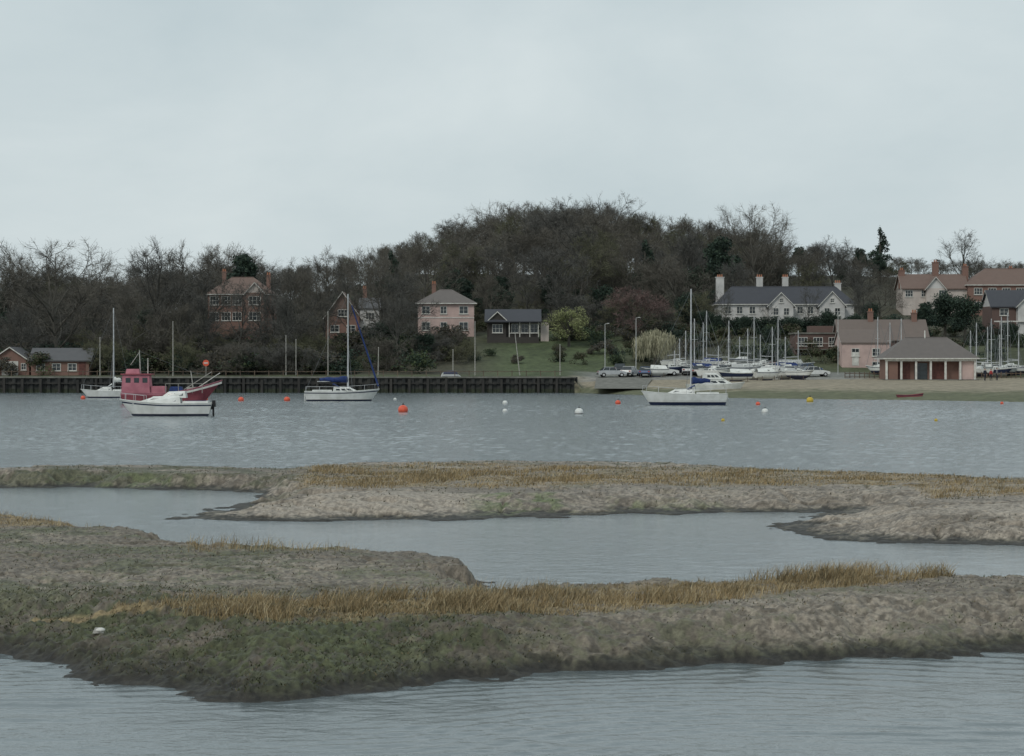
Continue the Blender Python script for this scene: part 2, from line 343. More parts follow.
PX,DD=np.meshgrid(cols,rows); wxx=((PX-CX)/F*DD).ravel(); wy=DD.ravel()
def waves(x,y):
    amp=np.interp(y,[17,40,58,72,90,120,200,326],[.014,.013,.010,.012,.028,.042,.055,.07])
    u=x*.25+y*.97; v=x*.97-y*.25
    big=(fbm(v*1.1,u*1.5,3,60)-.5)*2
    chop=(fbm(v*2.7+9,u*3.4,2,64)-.5)*2
    patch=.6+.8*fbm(x*.03,y*.06,3,66)
    q=.30*x+.95*y+.9*fbm(x*.15,y*.15,2,69)*4
    q2=-.22*x+.97*y+.9*fbm(x*.12,y*.18,2,71)*4
    near_r=(np.sin(q*2*math.pi/.55)*ss(.38,.62,fbm(x*.25+5,y*.4,2,68))+.7*np.sin(q2*2*math.pi/.38)*ss(.42,.65,fbm(x*.3+15,y*.5,2,70)))*(1-ss(30,46,y))*.6
    return amp*patch*(big*.5+chop*.5+near_r)
wz_=waves(wxx,wy)
edge=np.minimum(ss(-300,-240,PX.ravel()),1-ss(1264,1324,PX.ravel()))*ss(17,19,wy); wz_=wz_*edge
nr,nc=len(rows),len(cols); I=(np.arange(nr-1)[:,None]*nc+np.arange(nc-1)[None,:]).ravel(); Q=np.stack([I,I+1,I+nc+1,I+nc],1)
VW=np.stack([wxx,wy,wz_],1); k0=len(VW)
y0,y1=rows[0],rows[-1]; xl0,xl1=(-300-CX)/F*y0,(-300-CX)/F*y1; xr0,xr1=(1324-CX)/F*y0,(1324-CX)/F*y1
ex=np.array([(-2500,-200,0),(2500,-200,0),(2500,y0,0),(-2500,y0,0),(xl0,y0,0),(xl1,y1,0),(-2500,y1,0),(xr0,y0,0),(xr1,y1,0),(2500,y1,0)],float)
QE=np.array([[0,1,2,3],[3,4,5,6],[7,2,9,8]])+k0
fast("water",np.concatenate([VW,ex]),np.concatenate([Q,QE]),['water'],smooth=True)

# ---------------------------------------------------------------- far shore land
def shore(x): return np.interp(x,[-1000,9,16.5,25.7,32.9,43,54,90,1000],[320.5,320.5,298,272,264,257,243,225,200])
def farH(x,y):
    x=np.asarray(x,float); y=np.asarray(y,float)
    px=x/y*F+CX; s0=shore(x)
    hill=np.interp(y,[330,345,362,380,420,520,600,700,900],[0,1.0,3.6,6.3,9.8,21.5,25,23,13])
    fac=np.interp(px,[-600,60,180,320,420,560,640,850,960,1100,1600],[.3,.35,.5,.8,1,1,1,1,.95,.9,.6])
    left=np.where(y>320.3,2.2,-1.0)
    t=np.clip((y-s0)/np.maximum(331-s0,1),0,1)
    right=np.where(y>s0,1.9*t**.8,np.maximum(-(s0-y)*.08,-1))
    b=np.where(x<8.5,left,lerp(left,right,np.clip((x-8.5)/1.0,0,1)))
    b=np.where(y>331,np.where(x<8.5,2.2,lerp(2.2,1.9,np.clip((x-8.5)/4,0,1))),b)
    return b+hill*fac+(fbm(x*.1,y*.1,3,40)-.5)*.8*ss(335,360,y)+(fbm(x*.5,y*.5,3,41)-.5)*.12*(y>s0+.6)
def H(x,y): return float(farH(np.array([x]),np.array([y]))[0])
xs=np.concatenate([np.arange(-1200,-110,12.),np.arange(-110,110,.9),np.arange(110,1200,12.)]); ys=np.concatenate([np.arange(195,240,3.),np.arange(240,320,.5),[320.0,320.29,320.31],np.arange(320.6,345,.5),np.arange(345,450,1.5),np.arange(450,900,6.),np.arange(900,2600,100.)])
XX,YY=np.meshgrid(xs,ys); x=XX.ravel(); y=YY.ravel(); z=farH(x,y); px=x/y*F+CX
n1=fbm(x*.15,y*.15,4,50); n2=fbm(x*.8,y*.8,3,51)
woods=np.array([.072,.070,.048]); lawn=np.array([.082,.105,.050]); sand=np.array([.27,.235,.175]); weedc=np.array([.10,.112,.062])
c=np.tile(woods,(len(x),1))
lw=ss(455,520,px)*(1-ss(600,660,px))*(1-ss(380,392,y+(n1-.5)*20))
lw=np.maximum(lw,(y<334)*.6); lw=np.maximum(lw,ss(690,760,px)*(1-ss(375,390,y))*.5)
c=lerp(c,lawn,lw[:,None]); c=lerp(c,c*.55,ss(.48,.62,n1*.6+n2*.4)[:,None]*.7)
be=(x>8.5)*(1-ss(330,334,y)); c=lerp(c,sand,be[:,None])
c=lerp(c,weedc,(be*ss(1.0,.55,z+(n2-.5)*.5)*.9)[:,None])
c=lerp(c,np.array([.22,.22,.21]),(ss(560,600,px)*(1-ss(850,880,px))*ss(326,328,y)*(1-ss(341,344,y))*.8)[:,None])
c=c*(.8+.4*n2)[:,None]
nc=len(xs); nr=len(ys); I=(np.arange(nr-1)[:,None]*nc+np.arange(nc-1)[None,:]).ravel(); Q=np.stack([I,I+1,I+nc+1,I+nc],1)
fast("ground",np.stack([x,y,z],1),Q,[vcol_mat("shore_ground",.9,1.2,.6,.2)],smooth=True,col=c)

wl=MB(); pts=[]; xx=-260.0
while xx<8.6:
    pts+= [(xx,319.9),(xx+.42,319.9),(xx+.6,320.15),(xx+1.02,320.15)]; xx+=1.2
ring0=[(a,b,-.8) for a,b in pts]; ring1=[(a,b,.55) for a,b in pts]; ring2=[(a,b,2.05) for a,b in pts]
wl.loft([ring0,ring1],'weed'); wl.loft([ring1,ring2],'pile')
wl.box(-260,8.9,319.75,320.75,2.05,2.26,'concrete')
xx=-259
while xx<8.5:
    wl.box(xx-.17,xx+.17,319.5,319.88,-.6,1.95+random.uniform(-.15,.2),'fender'); xx+=2.55
wl.box(-260,8.8,319.64,319.87,1.25,1.42,'fender')
wl.box(8.7,9.1,320.8,330,-.5,2.2,'pile')
wl.obj("sea_wall")
sl=MB(); sl.poly([(11,309,.72),(17.5,304,.75),(20,328,2.03),(12,329,2.03)],'concrete'); sl.obj("slipway")

# ---------------------------------------------------------------- trees
def ribbons(P0,P1,W):
    P0=np.array(P0);P1=np.array(P1);W=np.array(W)[:,None]; d=P1-P0; r=RNG.normal(size=d.shape); s=np.cross(d,r); s/=np.linalg.norm(s,axis=1)[:,None]+1e-9
    V=np.stack([P0-s*W/2,P0+s*W/2,P1+s*W*.12,P1-s*W*.12],1).reshape(-1,3); Q=(np.arange(len(P0))*4)[:,None]+np.arange(4); return V,Q
def bare_tree(name,seed,height=16,spread=1.0,low=.28,bark='bark',twig='twig',nl=(10,7,7,9),tw=.045,up=.35,droop=0.0,trunk=.020):
    R=random.Random(seed); mb=MB(); T0=[];T1=[];TW=[]
    def rv(): return Vector((R.uniform(-1,1),R.uniform(-1,1),R.uniform(-1,1)))
    def grow(p,d,L,r,lv):
        nseg=5 if lv<2 else 3; pts=[p]; q=p.copy(); dd=d.copy()
        for i in range(nseg):
            dd=(dd+rv()*(.26 if lv else .10)+Vector((0,0,up*.22 if lv<3 else 0.02-droop*.4))).normalized(); q2=q+dd*(L/nseg)
            ra=r*(1-.75*i/nseg); rb=r*(1-.75*(i+1)/nseg)
            mb.tube(q,q2,ra,rb,bark,n=(8 if lv==0 else 5 if lv==1 else 3),cap=False); q=q2; pts.append(q)
        def at(t): 
            f=t*nseg; i=min(int(f),nseg-1); return pts[i].lerp(pts[i+1],f-i), (pts[i+1]-pts[i]).normalized()
        if lv==3:
            for j in range(nl[3]):
                p2,t2=at(R.uniform(.1,1)); e=(t2*.9+rv()*1.2+Vector((0,0,.12-droop))).normalized(); l=L*R.uniform(.5,1.0)
                T0.append(p2);m=p2+e*l*.5;T1.append(m);TW.append(tw)
                T0.append(m);e2=(e+rv()*.5+Vector((0,0,-droop))).normalized();T1.append(m+e2*l*.5);TW.append(tw*.7)
            return
        n=nl[lv]
        for j in range(n):
            t=(low+(1-low)*(j+.5)/n) if lv==0 else R.uniform(.25,1) if j<n-1 else 1
            t=min(t+R.uniform(-.04,.04),1) if lv==0 else t
            p2,t2=at(max(t,0)); a=R.uniform(0,2*math.pi) if lv else j*2.4+R.uniform(-.4,.4)
            side=t2.orthogonal().normalized(); side=Matrix.Rotation(a,3,t2)@side
            if lv==0:
                ang=lerp(1.25,.35,(t-low)/(1-low))*R.uniform(.85,1.1); l=height*.42*spread*math.sin(math.pi*(.30+.50*(t-low)/(1-low)))*R.uniform(.85,1.15)
            else: ang=R.uniform(.45,1.1); l=L*R.uniform(.42,.70)*(1.15-.5*t)
            e=(t2*math.cos(ang)+side*math.sin(ang)).normalized()
            grow(p2,e,l,max(r*(.42 if lv==0 else .45),.02),lv+1)
    grow(Vector((0,0,-.6)),Vector((R.uniform(-.08,.08),R.uniform(-.08,.08),1)).normalized(),height*.70,height*trunk,0)
    V1=np.array(mb.v);nf=len(mb.f)
    V2,Q2=ribbons([tuple(a) for a in T0],[tuple(a) for a in T1],TW); zt=max(V2[:,2].max(),V1[:,2].max()); sc_=height/zt
    Qa=np.concatenate([np.array(mb.f),Q2+len(V1)]); mi=np.concatenate([np.zeros(nf),np.ones(len(Q2))])
    return fast(name,np.concatenate([V1,V2])*sc_,Qa,[bark,twig],mi,link=False)
TV=[bare_tree("bare_oak_mesh",1,16,1.25,.22),bare_tree("bare_ash_mesh",2,16,.95,.30,up=.5),bare_tree("bare_oak_mesh",3,16,1.15,.25,'bark2','twig2'),
    bare_tree("bare_elm_mesh",4,16,.9,.30,'bark2','twig2',up=.6),bare_tree("bare_oak_mesh",5,16,1.35,.20,nl=(11,7,7,9)),bare_tree("bare_poplar_mesh",6,16,.8,.28,'bark','twigol',up=.7),
    bare_tree("sparse_tree_mesh",8,16,1.05,.36,'bark2','twig2',nl=(9,7,6,6),tw=.034,trunk=.016)]
redtree=bare_tree("red_twig_mesh",9,9,1.2,.12,'bark','twigred',nl=(12,7,7,9),tw=.06)
thick=[bare_tree("thicket_mesh",21,8,1.5,.08,'bark','twig',nl=(12,6,6,9),tw=.065,trunk=.012),bare_tree("thicket_mesh",22,8,1.4,.08,'bark2','twigol',nl=(12,6,6,9),tw=.065,trunk=.012),bare_tree("thicket_mesh",23,8,1.6,.08,'bark2','twig2',nl=(12,6,6,9),tw=.06,trunk=.012)]
def leafy(name,seed,lobes,nq,size,mats,trunk=None):
    r=np.random.default_rng(seed); L=np.array(lobes,float)
    vol=(L[:,3]*L[:,4]*L[:,5])**(2/3); idx=r.choice(len(L),nq,p=vol/vol.sum())
    u=r.normal(size=(nq,3)); u/=np.linalg.norm(u,axis=1)[:,None]; rad=r.uniform(0,1,nq)**.35
    bump=1+.35*(r.uniform(size=nq)-.5)
    c=L[idx,:3]+u*L[idx,3:]*(rad*bump)[:,None]
    c=c+r.normal(size=(nq,3))*size*.5
    keep=fbm(c[:,0]*1.1+c[:,2]*.9+seed,c[:,1]*1.1-c[:,2]*.8,3,seed)>.40; c=c[keep]; n=len(c); rad=rad[keep]
    a=r.normal(size=(n,3)); a/=np.linalg.norm(a,axis=1)[:,None]; b=np.cross(a,r.normal(size=(n,3))); b/=np.linalg.norm(b,axis=1)[:,None]; sz=(size*r.uniform(.5,1.2,n))[:,None]
    V=np.stack([c-a*sz,c-b*sz*.5,c+a*sz,c+b*sz*.5],1).reshape(-1,3); Q=(np.arange(n)*4)[:,None]+np.arange(4)
    mi=(r.uniform(size=n)<.4+.35*(rad<.7)).astype(int)  # second leaf material, commoner inside the crown, paints shading into the colour
    mb=MB()
    if trunk:
        th,tr=trunk; mb.tube((0,0,-.5),(0,0,th),tr,tr*.4,'bark',7,False)
        for l in L: mb.tube((0,0,th*.45),tuple(l[:3]),tr*.4,tr*.1,'bark',4,False)
        V1=np.array(mb.v); F1=np.array(mb.f); V=np.concatenate([V1,V]); Q=np.concatenate([F1,Q+len(V1)]); mi=np.concatenate([np.full(len(F1),2),mi])
    return fast(name,V,Q,list(mats)+['bark'],mi,link=False)
def lob(seed,n,R,Hh,z0,r0,r1):
    q=random.Random(seed); o=[]
    for i in range(n):
        a=q.uniform(0,6.28); t=q.random(); zz=z0+(Hh-z0)*t; rr=R*math.sin(math.pi*(.2+.7*t))*q.uniform(.3,1); s=q.uniform(r0,r1); o.append((rr*math.cos(a),rr*math.sin(a),zz,s,s,s*.8))
    return o
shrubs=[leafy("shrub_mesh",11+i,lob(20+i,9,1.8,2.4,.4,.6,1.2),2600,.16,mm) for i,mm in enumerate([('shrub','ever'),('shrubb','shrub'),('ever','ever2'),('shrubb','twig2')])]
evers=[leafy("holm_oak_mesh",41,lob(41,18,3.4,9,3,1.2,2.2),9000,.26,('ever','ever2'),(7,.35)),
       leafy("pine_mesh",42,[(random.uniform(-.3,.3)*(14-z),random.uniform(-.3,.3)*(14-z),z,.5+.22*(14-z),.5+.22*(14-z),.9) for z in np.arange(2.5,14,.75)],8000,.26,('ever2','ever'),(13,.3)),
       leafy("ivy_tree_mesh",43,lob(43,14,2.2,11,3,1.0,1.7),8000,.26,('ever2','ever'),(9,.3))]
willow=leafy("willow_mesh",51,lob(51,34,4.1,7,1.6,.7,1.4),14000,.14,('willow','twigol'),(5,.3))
def inst(name,me,x,y,s,parent=None,z=None,sx=None):
    o=bpy.data.objects.new(name,me); sc.collection.objects.link(o)
    o.location=(x,y,(H(x,y) if z is None else z)); o.scale=(sx or s,sx or s,s); o.rotation_euler=(0,0,random.uniform(0,6.28))
    if parent: o.parent=parent
    return o
def tline(px): return np.interp(px,[-600,0,60,110,155,190,240,290,330,370,400,450,500,550,600,640,700,757,790,835,870,900,940,1000,1600],
    [270,270,262,274,260,258,262,264,260,246,240,220,200,196,200,210,216,228,240,244,264,280,285,285,285])
wood=empty("woodland",(0,0,0))
for row,(d0,n,k) in enumerate([(405,50,.72),(435,60,.82),(468,68,.92),(500,68,.97),(535,68,1.0),(575,62,1.0)]):
    for i in range(n):
        px=-160+1330*(i+random.uniform(-.4,1.4)*.7)/n; d=d0+random.uniform(-16,16)
        if row==0 and (700<px<870 or px>880 or 185<px<395 or 400<px<560): continue
        if row==1 and (px>880 or (715<px<860 and d<425)): continue
        x=X(px,d); g=H(x,d); zt=Z(float(tline(px)),d); h=(zt-g)*k*random.uniform(.80,1.06)
        if px>880: h=min(h,9)
        h=min(max(h,5.5),23)
        inst("tree",random.choice(TV[:6]),x,d,h/16,wood,g,sx=h/16*random.uniform(1.05,1.4))
for i in range(85):
    px=random.uniform(-100,880); d=random.choice([410,430,470,505])+random.uniform(-10,10)
    if 690<px<880 and d<440: continue
    x=X(px,d); g=H(x,d); s=random.uniform(.4,.85)
    inst("evergreen",random.choice(evers),x,d,s,wood,g)
thk=empty("thicket",(0,0,0))
for i in range(200):
    px=random.uniform(80,500) if i<120 else random.uniform(-60,700)
    d=random.uniform(334,372) if i<120 else random.uniform(386,425)
    if d<372 and px>400: d=random.uniform(345,366)
    if px>470 and d<386: continue
    if 475<px<560 and d<400: continue
    if 190<px<290 and 372<d<400: continue
    x=X(px,d); s=random.uniform(.45,.85) if i<120 else random.uniform(.6,1.0)
    if (405<px<480 or 318<px<385) and d<378: s=min(s*.62,.5)
    if 195<px<285 and d<378: s=min(s*.85,.68)
    inst("thicket_bush",random.choice(thick),x,d,s,thk,sx=s*random.uniform(1,1.4))
def tree(name,me,px,d,topy,wide=1.0,base=16.0):
    x=X(px,d); g=H(x,d); h=Z(topy,d)-g; s=h/base; return inst(name,me,x,d,s,None,g,sx=s*wide)
for px,d,ty,v,wd in [(60,352,231,4,1.15),(12,362,250,0,1),(157,356,234,2,.95),(190,366,238,1,1.0),(112,380,264,1,1),(130,345,285,0,1),(-40,355,245,2,1),(213,362,258,6,1),(290,366,256,2,.9),(232,352,280,6,1.2),(262,356,270,6,1.1),(205,350,290,3,.9),(276,350,292,3,.9),
    (302,356,262,0,.9),(330,415,244,1,1),(385,362,240,4,.8),(398,358,262,2,.9),(425,395,236,0,1),(292,345,290,3,1),(20,345,300,2,1),(90,350,290,6,1),(398,350,290,2,.9),(180,348,300,0,1.1),(238,425,240,1,1),(262,420,244,6,1.1),(212,420,240,0,.9),
    (352,372,262,6,.8),(328,360,285,6,.8),(412,360,292,6,.8),(620,500,188,6,.9),(575,505,193,6,.9),(757,440,197,4,.85),(770,470,225,0,1),(835,455,234,2,1.1),(858,470,250,1,1),(800,450,245,4,1),
    (955,470,226,6,1.15),(972,480,250,6,1),(885,450,268,0,1),(600,420,262,4,1),(690,430,240,2,1),(505,430,238,2,1),(550,425,250,0,1),(660,415,262,0,1),(490,395,272,0,1),(530,400,268,2,1),(735,412,255,2,1),(728,386,284,6,.7),(806,388,282,6,.7),(858,385,280,3,.7),(770,387,300,6,.8)]:
    tree("bare_tree",TV[v],px,d,ty,wd)
for px,d,ty,v in [(243,412,250,2),(645,425,240,1),(720,420,234,2),(700,425,262,0),(500,405,285,0),(478,402,296,2),(385,360,318,0),(945,385,288,0),(925,372,300,2),(965,380,292,0),(1010,372,320,0),(605,400,282,0),(895,365,312,0),(688,395,290,0),(870,400,300,0),(828,384,308,0),(745,384,314,0),(705,386,308,0),(425,352,330,0),(540,384,330,0),(718,383,314,2),(792,383,315,0),(855,383,312,0)]:
    tree("evergreen_tree",evers[v],px,d,ty,1.0,[10.5,14.5,12][v])
tree("willow_tree",willow,569,368,303,1.15,8.3)
tree("red_twigged_tree",redtree,638,378,284,1.35,9.0)
def weeping():
    mb=MB(); T0=[];T1=[];W=[]; R=random.Random(3)
    mb.tube((0,0,-.4),(0,0,3.2),.25,.15,'bark',7,False)
    for i in range(26):
        a=R.uniform(0,6.28); r=R.uniform(.3,2.7); top=Vector((r*math.cos(a),r*math.sin(a),5.6-.16*r*r+R.uniform(-.5,.3))); mb.tube((0,0,2.6),top,.08,.03,'bark',4,False)
        for j in range(52):
            p=top+Vector((R.gauss(0,.35),R.gauss(0,.35),R.gauss(0,.25))); l=R.uniform(.8,4.0)
            q=p
            for s_ in range(3):
                q2=q+Vector((R.gauss(0,.12)+.05*math.cos(a),R.gauss(0,.12)+.05*math.sin(a),-l/3))
                if q2.z<.3: break
                T0.append(q);T1.append(q2);W.append(.07); q=q2
    V1=np.array(mb.v);V2,Q2=ribbons([tuple(a) for a in T0],[tuple(a) for a in T1],W)
    return fast("weeping_willow_mesh",np.concatenate([V1,V2]),np.concatenate([np.array(mb.f),Q2+len(V1)]),['bark','willowpale'],np.concatenate([np.zeros(len(mb.f)),np.ones(len(Q2))]),link=False)
ww=weeping(); tree("weeping_willow",ww,655,352,330,1.2,6.0)
shr=empty("shrubbery",(0,0,0))
for i in range(420):
    px=random.uniform(-120,500) if i<200 else random.uniform(460,1100)
    d=random.uniform(336,374) if px<420 else random.uniform(372,402)
    if px>880 and d<350: d+=20
    if 470<px<560 and d<390: d=random.uniform(338,364)
    if px>420 and i%3==0: d=random.uniform(345,366)
    if 600<px<700 and i%2: d=random.uniform(350,385)
    if px>590 and d<350: continue
    if 470<px<600 and d<366 and i%5: continue
    x=X(px,d); s=random.uniform(.6,1.4 if px<420 else .9)
    if 470<px<600 and d<366: s*=.75
    inst("shrub",random.choice(shrubs if px<700 else shrubs[:3]),x,d,s,shr,sx=s*random.uniform(1,1.6))
hg=empty("clipped_hedge",(0,0,0))
for i in range(46):
    px=715+i*3.2; d=388; x=X(px,d); inst("hedge_section",shrubs[2],x,d,.95,hg,sx=.9)

# ---------------------------------------------------------------- buildings
def win(mb,x,y,z,w,h,face='F',cols=2,rows=2,frame='whitepaint'):
    t=.09
    def bx(u0,u1,v0,v1,o0,o1,k):
        if face=='F': mb.box(x+u0,x+u1,y-o1,y-o0,z+v0,z+v1,k)
        elif face=='R': mb.box(x+o0,x+o1,y+u0,y+u1,z+v0,z+v1,k)
        else: mb.box(x-o1,x-o0,y+u0,y+u1,z+v0,z+v1,k)
    bx(-w/2+t,w/2-t,t,h-t,.003,.02,'glass')
    bx(-w/2,-w/2+t,0,h,.004,.07,frame); bx(w/2-t,w/2,0,h,.004,.07,frame)
    bx(-w/2+t,w/2-t,0,t,.005,.07,frame); bx(-w/2+t,w/2-t,h-t,h,.005,.07,frame)
    for c_ in range(1,cols): u=-w/2+w*c_/cols; bx(u-.03,u+.03,t,h-t,.021,.055,frame)
    for r_ in range(1,rows): v=h*r_/rows; bx(-w/2+t,w/2-t,v-.02,v+.02,.022,.05,frame)
    bx(-w/2-.08,w/2+.08,-.08,-.003,.003,.14,'whitepaint')
def gable(mb,x0,x1,y0,y1,z,rh,key,axis='x',oh=.4,th=.18,trim='whitepaint',wall=None):
    if axis=='x':
        c=(y0+y1)/2; hw=(y1-y0)/2; sl=rh/hw
        prof=[(y0-oh,z-oh*sl),(c,z+rh),(y1+oh,z-oh*sl),(y1+oh,z-oh*sl+th),(c,z+rh+th),(y0-oh,z-oh*sl+th)]
        mb.loft([[(x0-oh,a,b) for a,b in prof],[(x1+oh,a,b) for a,b in prof]],key,True,caps=trim)
        if wall:
            for xx in (x0,x1): mb.poly([(xx,y0,z),(xx,y1,z),(xx,c,z+rh)],wall)
    else:
        c=(x0+x1)/2; hw=(x1-x0)/2; sl=rh/hw
        prof=[(x0-oh,z-oh*sl),(c,z+rh),(x1+oh,z-oh*sl),(x1+oh,z-oh*sl+th),(c,z+rh+th),(x0-oh,z-oh*sl+th)]
        mb.loft([[(a,y0-oh,b) for a,b in prof],[(a,y1+oh,b) for a,b in prof]],key,True,caps=trim)
        if wall:
            for yy in (y0,y1): mb.poly([(x0,yy,z),(x1,yy,z),(c,yy,z+rh)],wall)
def hip(mb,x0,x1,y0,y1,z,rh,key,oh=.4,inset=None):
    a0,a1,b0,b1=x0-oh,x1+oh,y0-oh,y1+oh; c=(b0+b1)/2; i=inset if inset is not None else (b1-b0)/2*.9
    if a1-a0<2*i: i=(a1-a0)/2-.2
    r0=(a0+i,c,z+rh);r1=(a1-i,c,z+rh);p=[(a0,b0,z),(a1,b0,z),(a1,b1,z),(a0,b1,z)]
    mb.poly([p[0],p[1],r1,r0],key);mb.poly([p[2],p[3],r0,r1],key);mb.poly([p[1],p[2],r1],key);mb.poly([p[3],p[0],r0],key)
    mb.box(a0,a1,b0,b1,z-.16,z-.004,'whitepaint')
    mb.tube(r0,r1,.1,.1,'tile' if 'tile' in key else key,5)
def chimney(mb,x,y,z0,z1,w=.7,key='brick',pots=2):
    mb.box(x-w/2,x+w/2,y-w/2,y+w/2,z0,z1,key); mb.box(x-w/2-.08,x+w/2+.08,y-w/2-.08,y+w/2+.08,z1+.003,z1+.15,key)
    for i in range(pots):
        xx=x+(i-(pots-1)/2)*.35; mb.tube((xx,y,z1+.15),(xx,y,z1+.6),.13,.1,'terracotta',8)
def B3(name,px,d,rz=0,sink=.5):
    x=X(px,d); g=H(x,d+2); return empty(name,(x,d,g-sink),rz),g-sink
def parts(e,**k):
    for n,mb in k.items(): mb.obj(n,e)
def pxw(a,d): return a/F*d
e,g=B3("brick_boat_shed",60,336,0,.3); w=MB();r=MB();q=MB()
W=pxw(58,336); hw=Z(360,336)-g; w.box(-W/2,W/2,0,6,0,hw,'brick'); gable(r,-W/2,W/2,0,6,hw,1.6,'slate','x',wall='brick')
for i in range(3): win(q,-W/2+1.4+i*2.3,0,.9,1.3,1.1)
q.box(W/2-1.5,W/2-.5,-.06,-.003,.3,2.3,'doorred'); parts(e,walls=w,roof=r,windows_and_door=q)
e,g=B3("brick_boat_shed",10,337,0,.3); w=MB();r=MB();q=MB()
W=5.6; hw=Z(361,337)-g; w.box(-W/2,W/2,0,7,0,hw,'brick'); gable(r,-W/2,W/2,0,7,hw,1.9,'slate','y',wall='brick')
q.box(-1.2,1.2,-.06,-.003,.2,2.3,'whitepaint'); win(q,-2,0,1,.8,1); win(q,2,0,1,.8,1); parts(e,walls=w,roof=r,doors=q)
e,g=B3("brick_house",240,398); w=MB();r=MB();q=MB();c_=MB()
W=pxw(64,398); hw=Z(294,398)-g; w.box(-W/2,W/2,0,8,0,hw,'brick'); hip(r,-W/2,W/2,0,8,hw,3.0,'tile')
w.box(1.2,4.2,-1.4,0,0,hw+.2,'brick'); gable(r,1.2,4.2,-1.4,1.5,hw+.2,1.6,'tile','y',wall='render_cream')
for v in (hw-1.9,hw-4.6):
    for u in (-4.4,-2.4,-.5): win(q,u,0,v,1.6,1.5,cols=3)
    win(q,2.7,-1.4,v,2.1,1.5,cols=3)
chimney(c_,-3.2,4,hw+1.5,hw+3.9); chimney(c_,4.5,4.2,hw+.5,hw+3.3); parts(e,walls=w,roof=r,windows=q,chimneys=c_)
e,g=B3("gabled_house",345,384); w=MB();r=MB();q=MB();c_=MB()
hw=Z(316,384)-g; w.box(-3.2,2.4,0,7,0,hw,'brick'); gable(r,-3.2,2.4,0,7,hw,3.9,'tile','y',oh=.5,wall='tile')
w.box(2.4,5.6,1.0,7,0,hw+1.3,'render_white'); gable(r,2.4,5.6,1.0,7,hw+1.35,1.6,'slate','x',oh=.3,wall='render_white')
win(q,-.4,0,hw-.1,1.6,1.2,cols=3); win(q,-1.7,0,hw-2.7,1.5,1.2); win(q,1,0,hw-2.7,1.5,1.2); win(q,4.1,1.0,hw-.6,1.5,1.2,cols=3); win(q,4.1,1.0,hw-3.2,1.5,1.3,cols=3)
chimney(c_,3.0,5,hw+2,hw+4.6); parts(e,walls=w,roof=r,windows=q,chimney=c_)
e,g=B3("pink_house",446,380,0.03); w=MB();r=MB();q=MB();c_=MB()
W=pxw(56,380); hw=Z(303,380)-g; w.box(-W/2,W/2,0,8,0,hw,'render_pink'); hip(r,-W/2,W/2,0,8,hw,2.3,'slatebr',oh=.5)
for u,wd in ((-3.3,1.4),(-.4,1.1),(2.9,1.5)):
    win(q,u,0,hw-1.8,wd,1.3)
    win(q,u,0,hw-4.5,wd,1.4)
win(q,W/2,3,hw-1.8,1.3,1.3,'R'); win(q,-W/2,3,hw-1.8,1.3,1.3,'L')
w.box(-W/2-.03,W/2+.03,-.06,-.001,hw-2.5,hw-2.35,'whitepaint')
chimney(c_,-2,5,hw+1.3,hw+3.2); parts(e,walls=w,roof=r,windows=q,chimney=c_)
e,g=B3("timber_bungalow",513,372,0,.4); w=MB();r=MB();q=MB()
W=pxw(52,372); hw=Z(321,372)-g; w.box(-W/2,W/2,1.2,7,0,hw,'timberdk'); gable(r,-W/2,W/2,0,7,hw,1.8,'slatedk','x',oh=.4,wall='timberdk')
w.box(-3.9,-1.1,.6,1.2,0,hw,'timberdk'); gable(r,-3.9,-1.1,.1,3,hw+.1,1.3,'slatedk','y',oh=.3,wall='timberdk')
for u in (.3,1.9,3.4): win(q,u,1.2,hw-1.9,1.2,1.5)
win(q,-2.5,.6,hw-1.9,1.7,1.4,cols=3)
for u in (-.6,1.1,2.7,4.1): q.box(u-.06,u+.06,.05,.17,0,hw,'whitepaint')
q.box(-.6,4.1,.07,.12,hw-2.0,hw-1.9,'whitepaint'); q.box(-W/2,W/2,-.3,.04,0,hw-2.6,'timberdk')
q.box(W/2+.3,W/2+1.6,1.5,4,0,hw-.2,'render_cream'); parts(e,walls=w,roof=r,windows_and_veranda=q)
e,g=B3("white_cottage",786,398,0,.4); w=MB();r=MB();q=MB();c_=MB()
k=398/F; hw=Z(304,398)-g; W=136*k; w.box(-W/2,W/2,0,7.5,0,hw,'render_white'); hip(r,-W/2,W/2,0,7.5,hw,3.1,'slatedk',inset=3)
for a,b,rh in ((-3.2,1.0,2.1),(5.5,9.8,2.3)):
    w.box(a,b,-2.2,0,0,hw-.3,'render_white'); gable(r,a,b,-2.2,3.5,hw-.3,rh,'slatedk','y',wall='render_white',oh=.35)
    win(q,(a+b)/2-.9,-2.2,hw-2,1,1.3); win(q,(a+b)/2+.9,-2.2,hw-2,1,1.3); win(q,(a+b)/2,-2.2,hw+.15,.7,.8)
for u in (-10,-8,-5.8,2.4,4.2): win(q,u,0,hw-1.7,1.1,1.3)
for px_,z1,w_ in ((722,277,1.35),(762,277,1.05),(788,277,1.0),(841,283,1.05)):
    u=(px_-786)*k; chimney(c_,u,4.2,hw-.5,Z(z1,398)-g,w_,'render_white',3)
parts(e,walls=w,roof=r,windows=q,chimneys=c_)
e,g=B3("brick_clubhouse",818,362,0,.4); w=MB();r=MB();q=MB()
W=pxw(46,362); hw=Z(334,362)-g; w.box(-W/2,W/2,0,7,0,hw,'brickdk'); w.box(-W/2-.2,W/2+.2,-.2,7.2,hw+.002,hw+.25,'concrete')
for u in (-2.4,0,2.4): win(q,u,0,hw-1.9,1.5,1.4,cols=3); win(q,u,0,hw-4.3,1.5,1.4,cols=3)
q.box(-W/2,W/2,-1.4,-.004,hw-2.5,hw-2.35,'concrete')
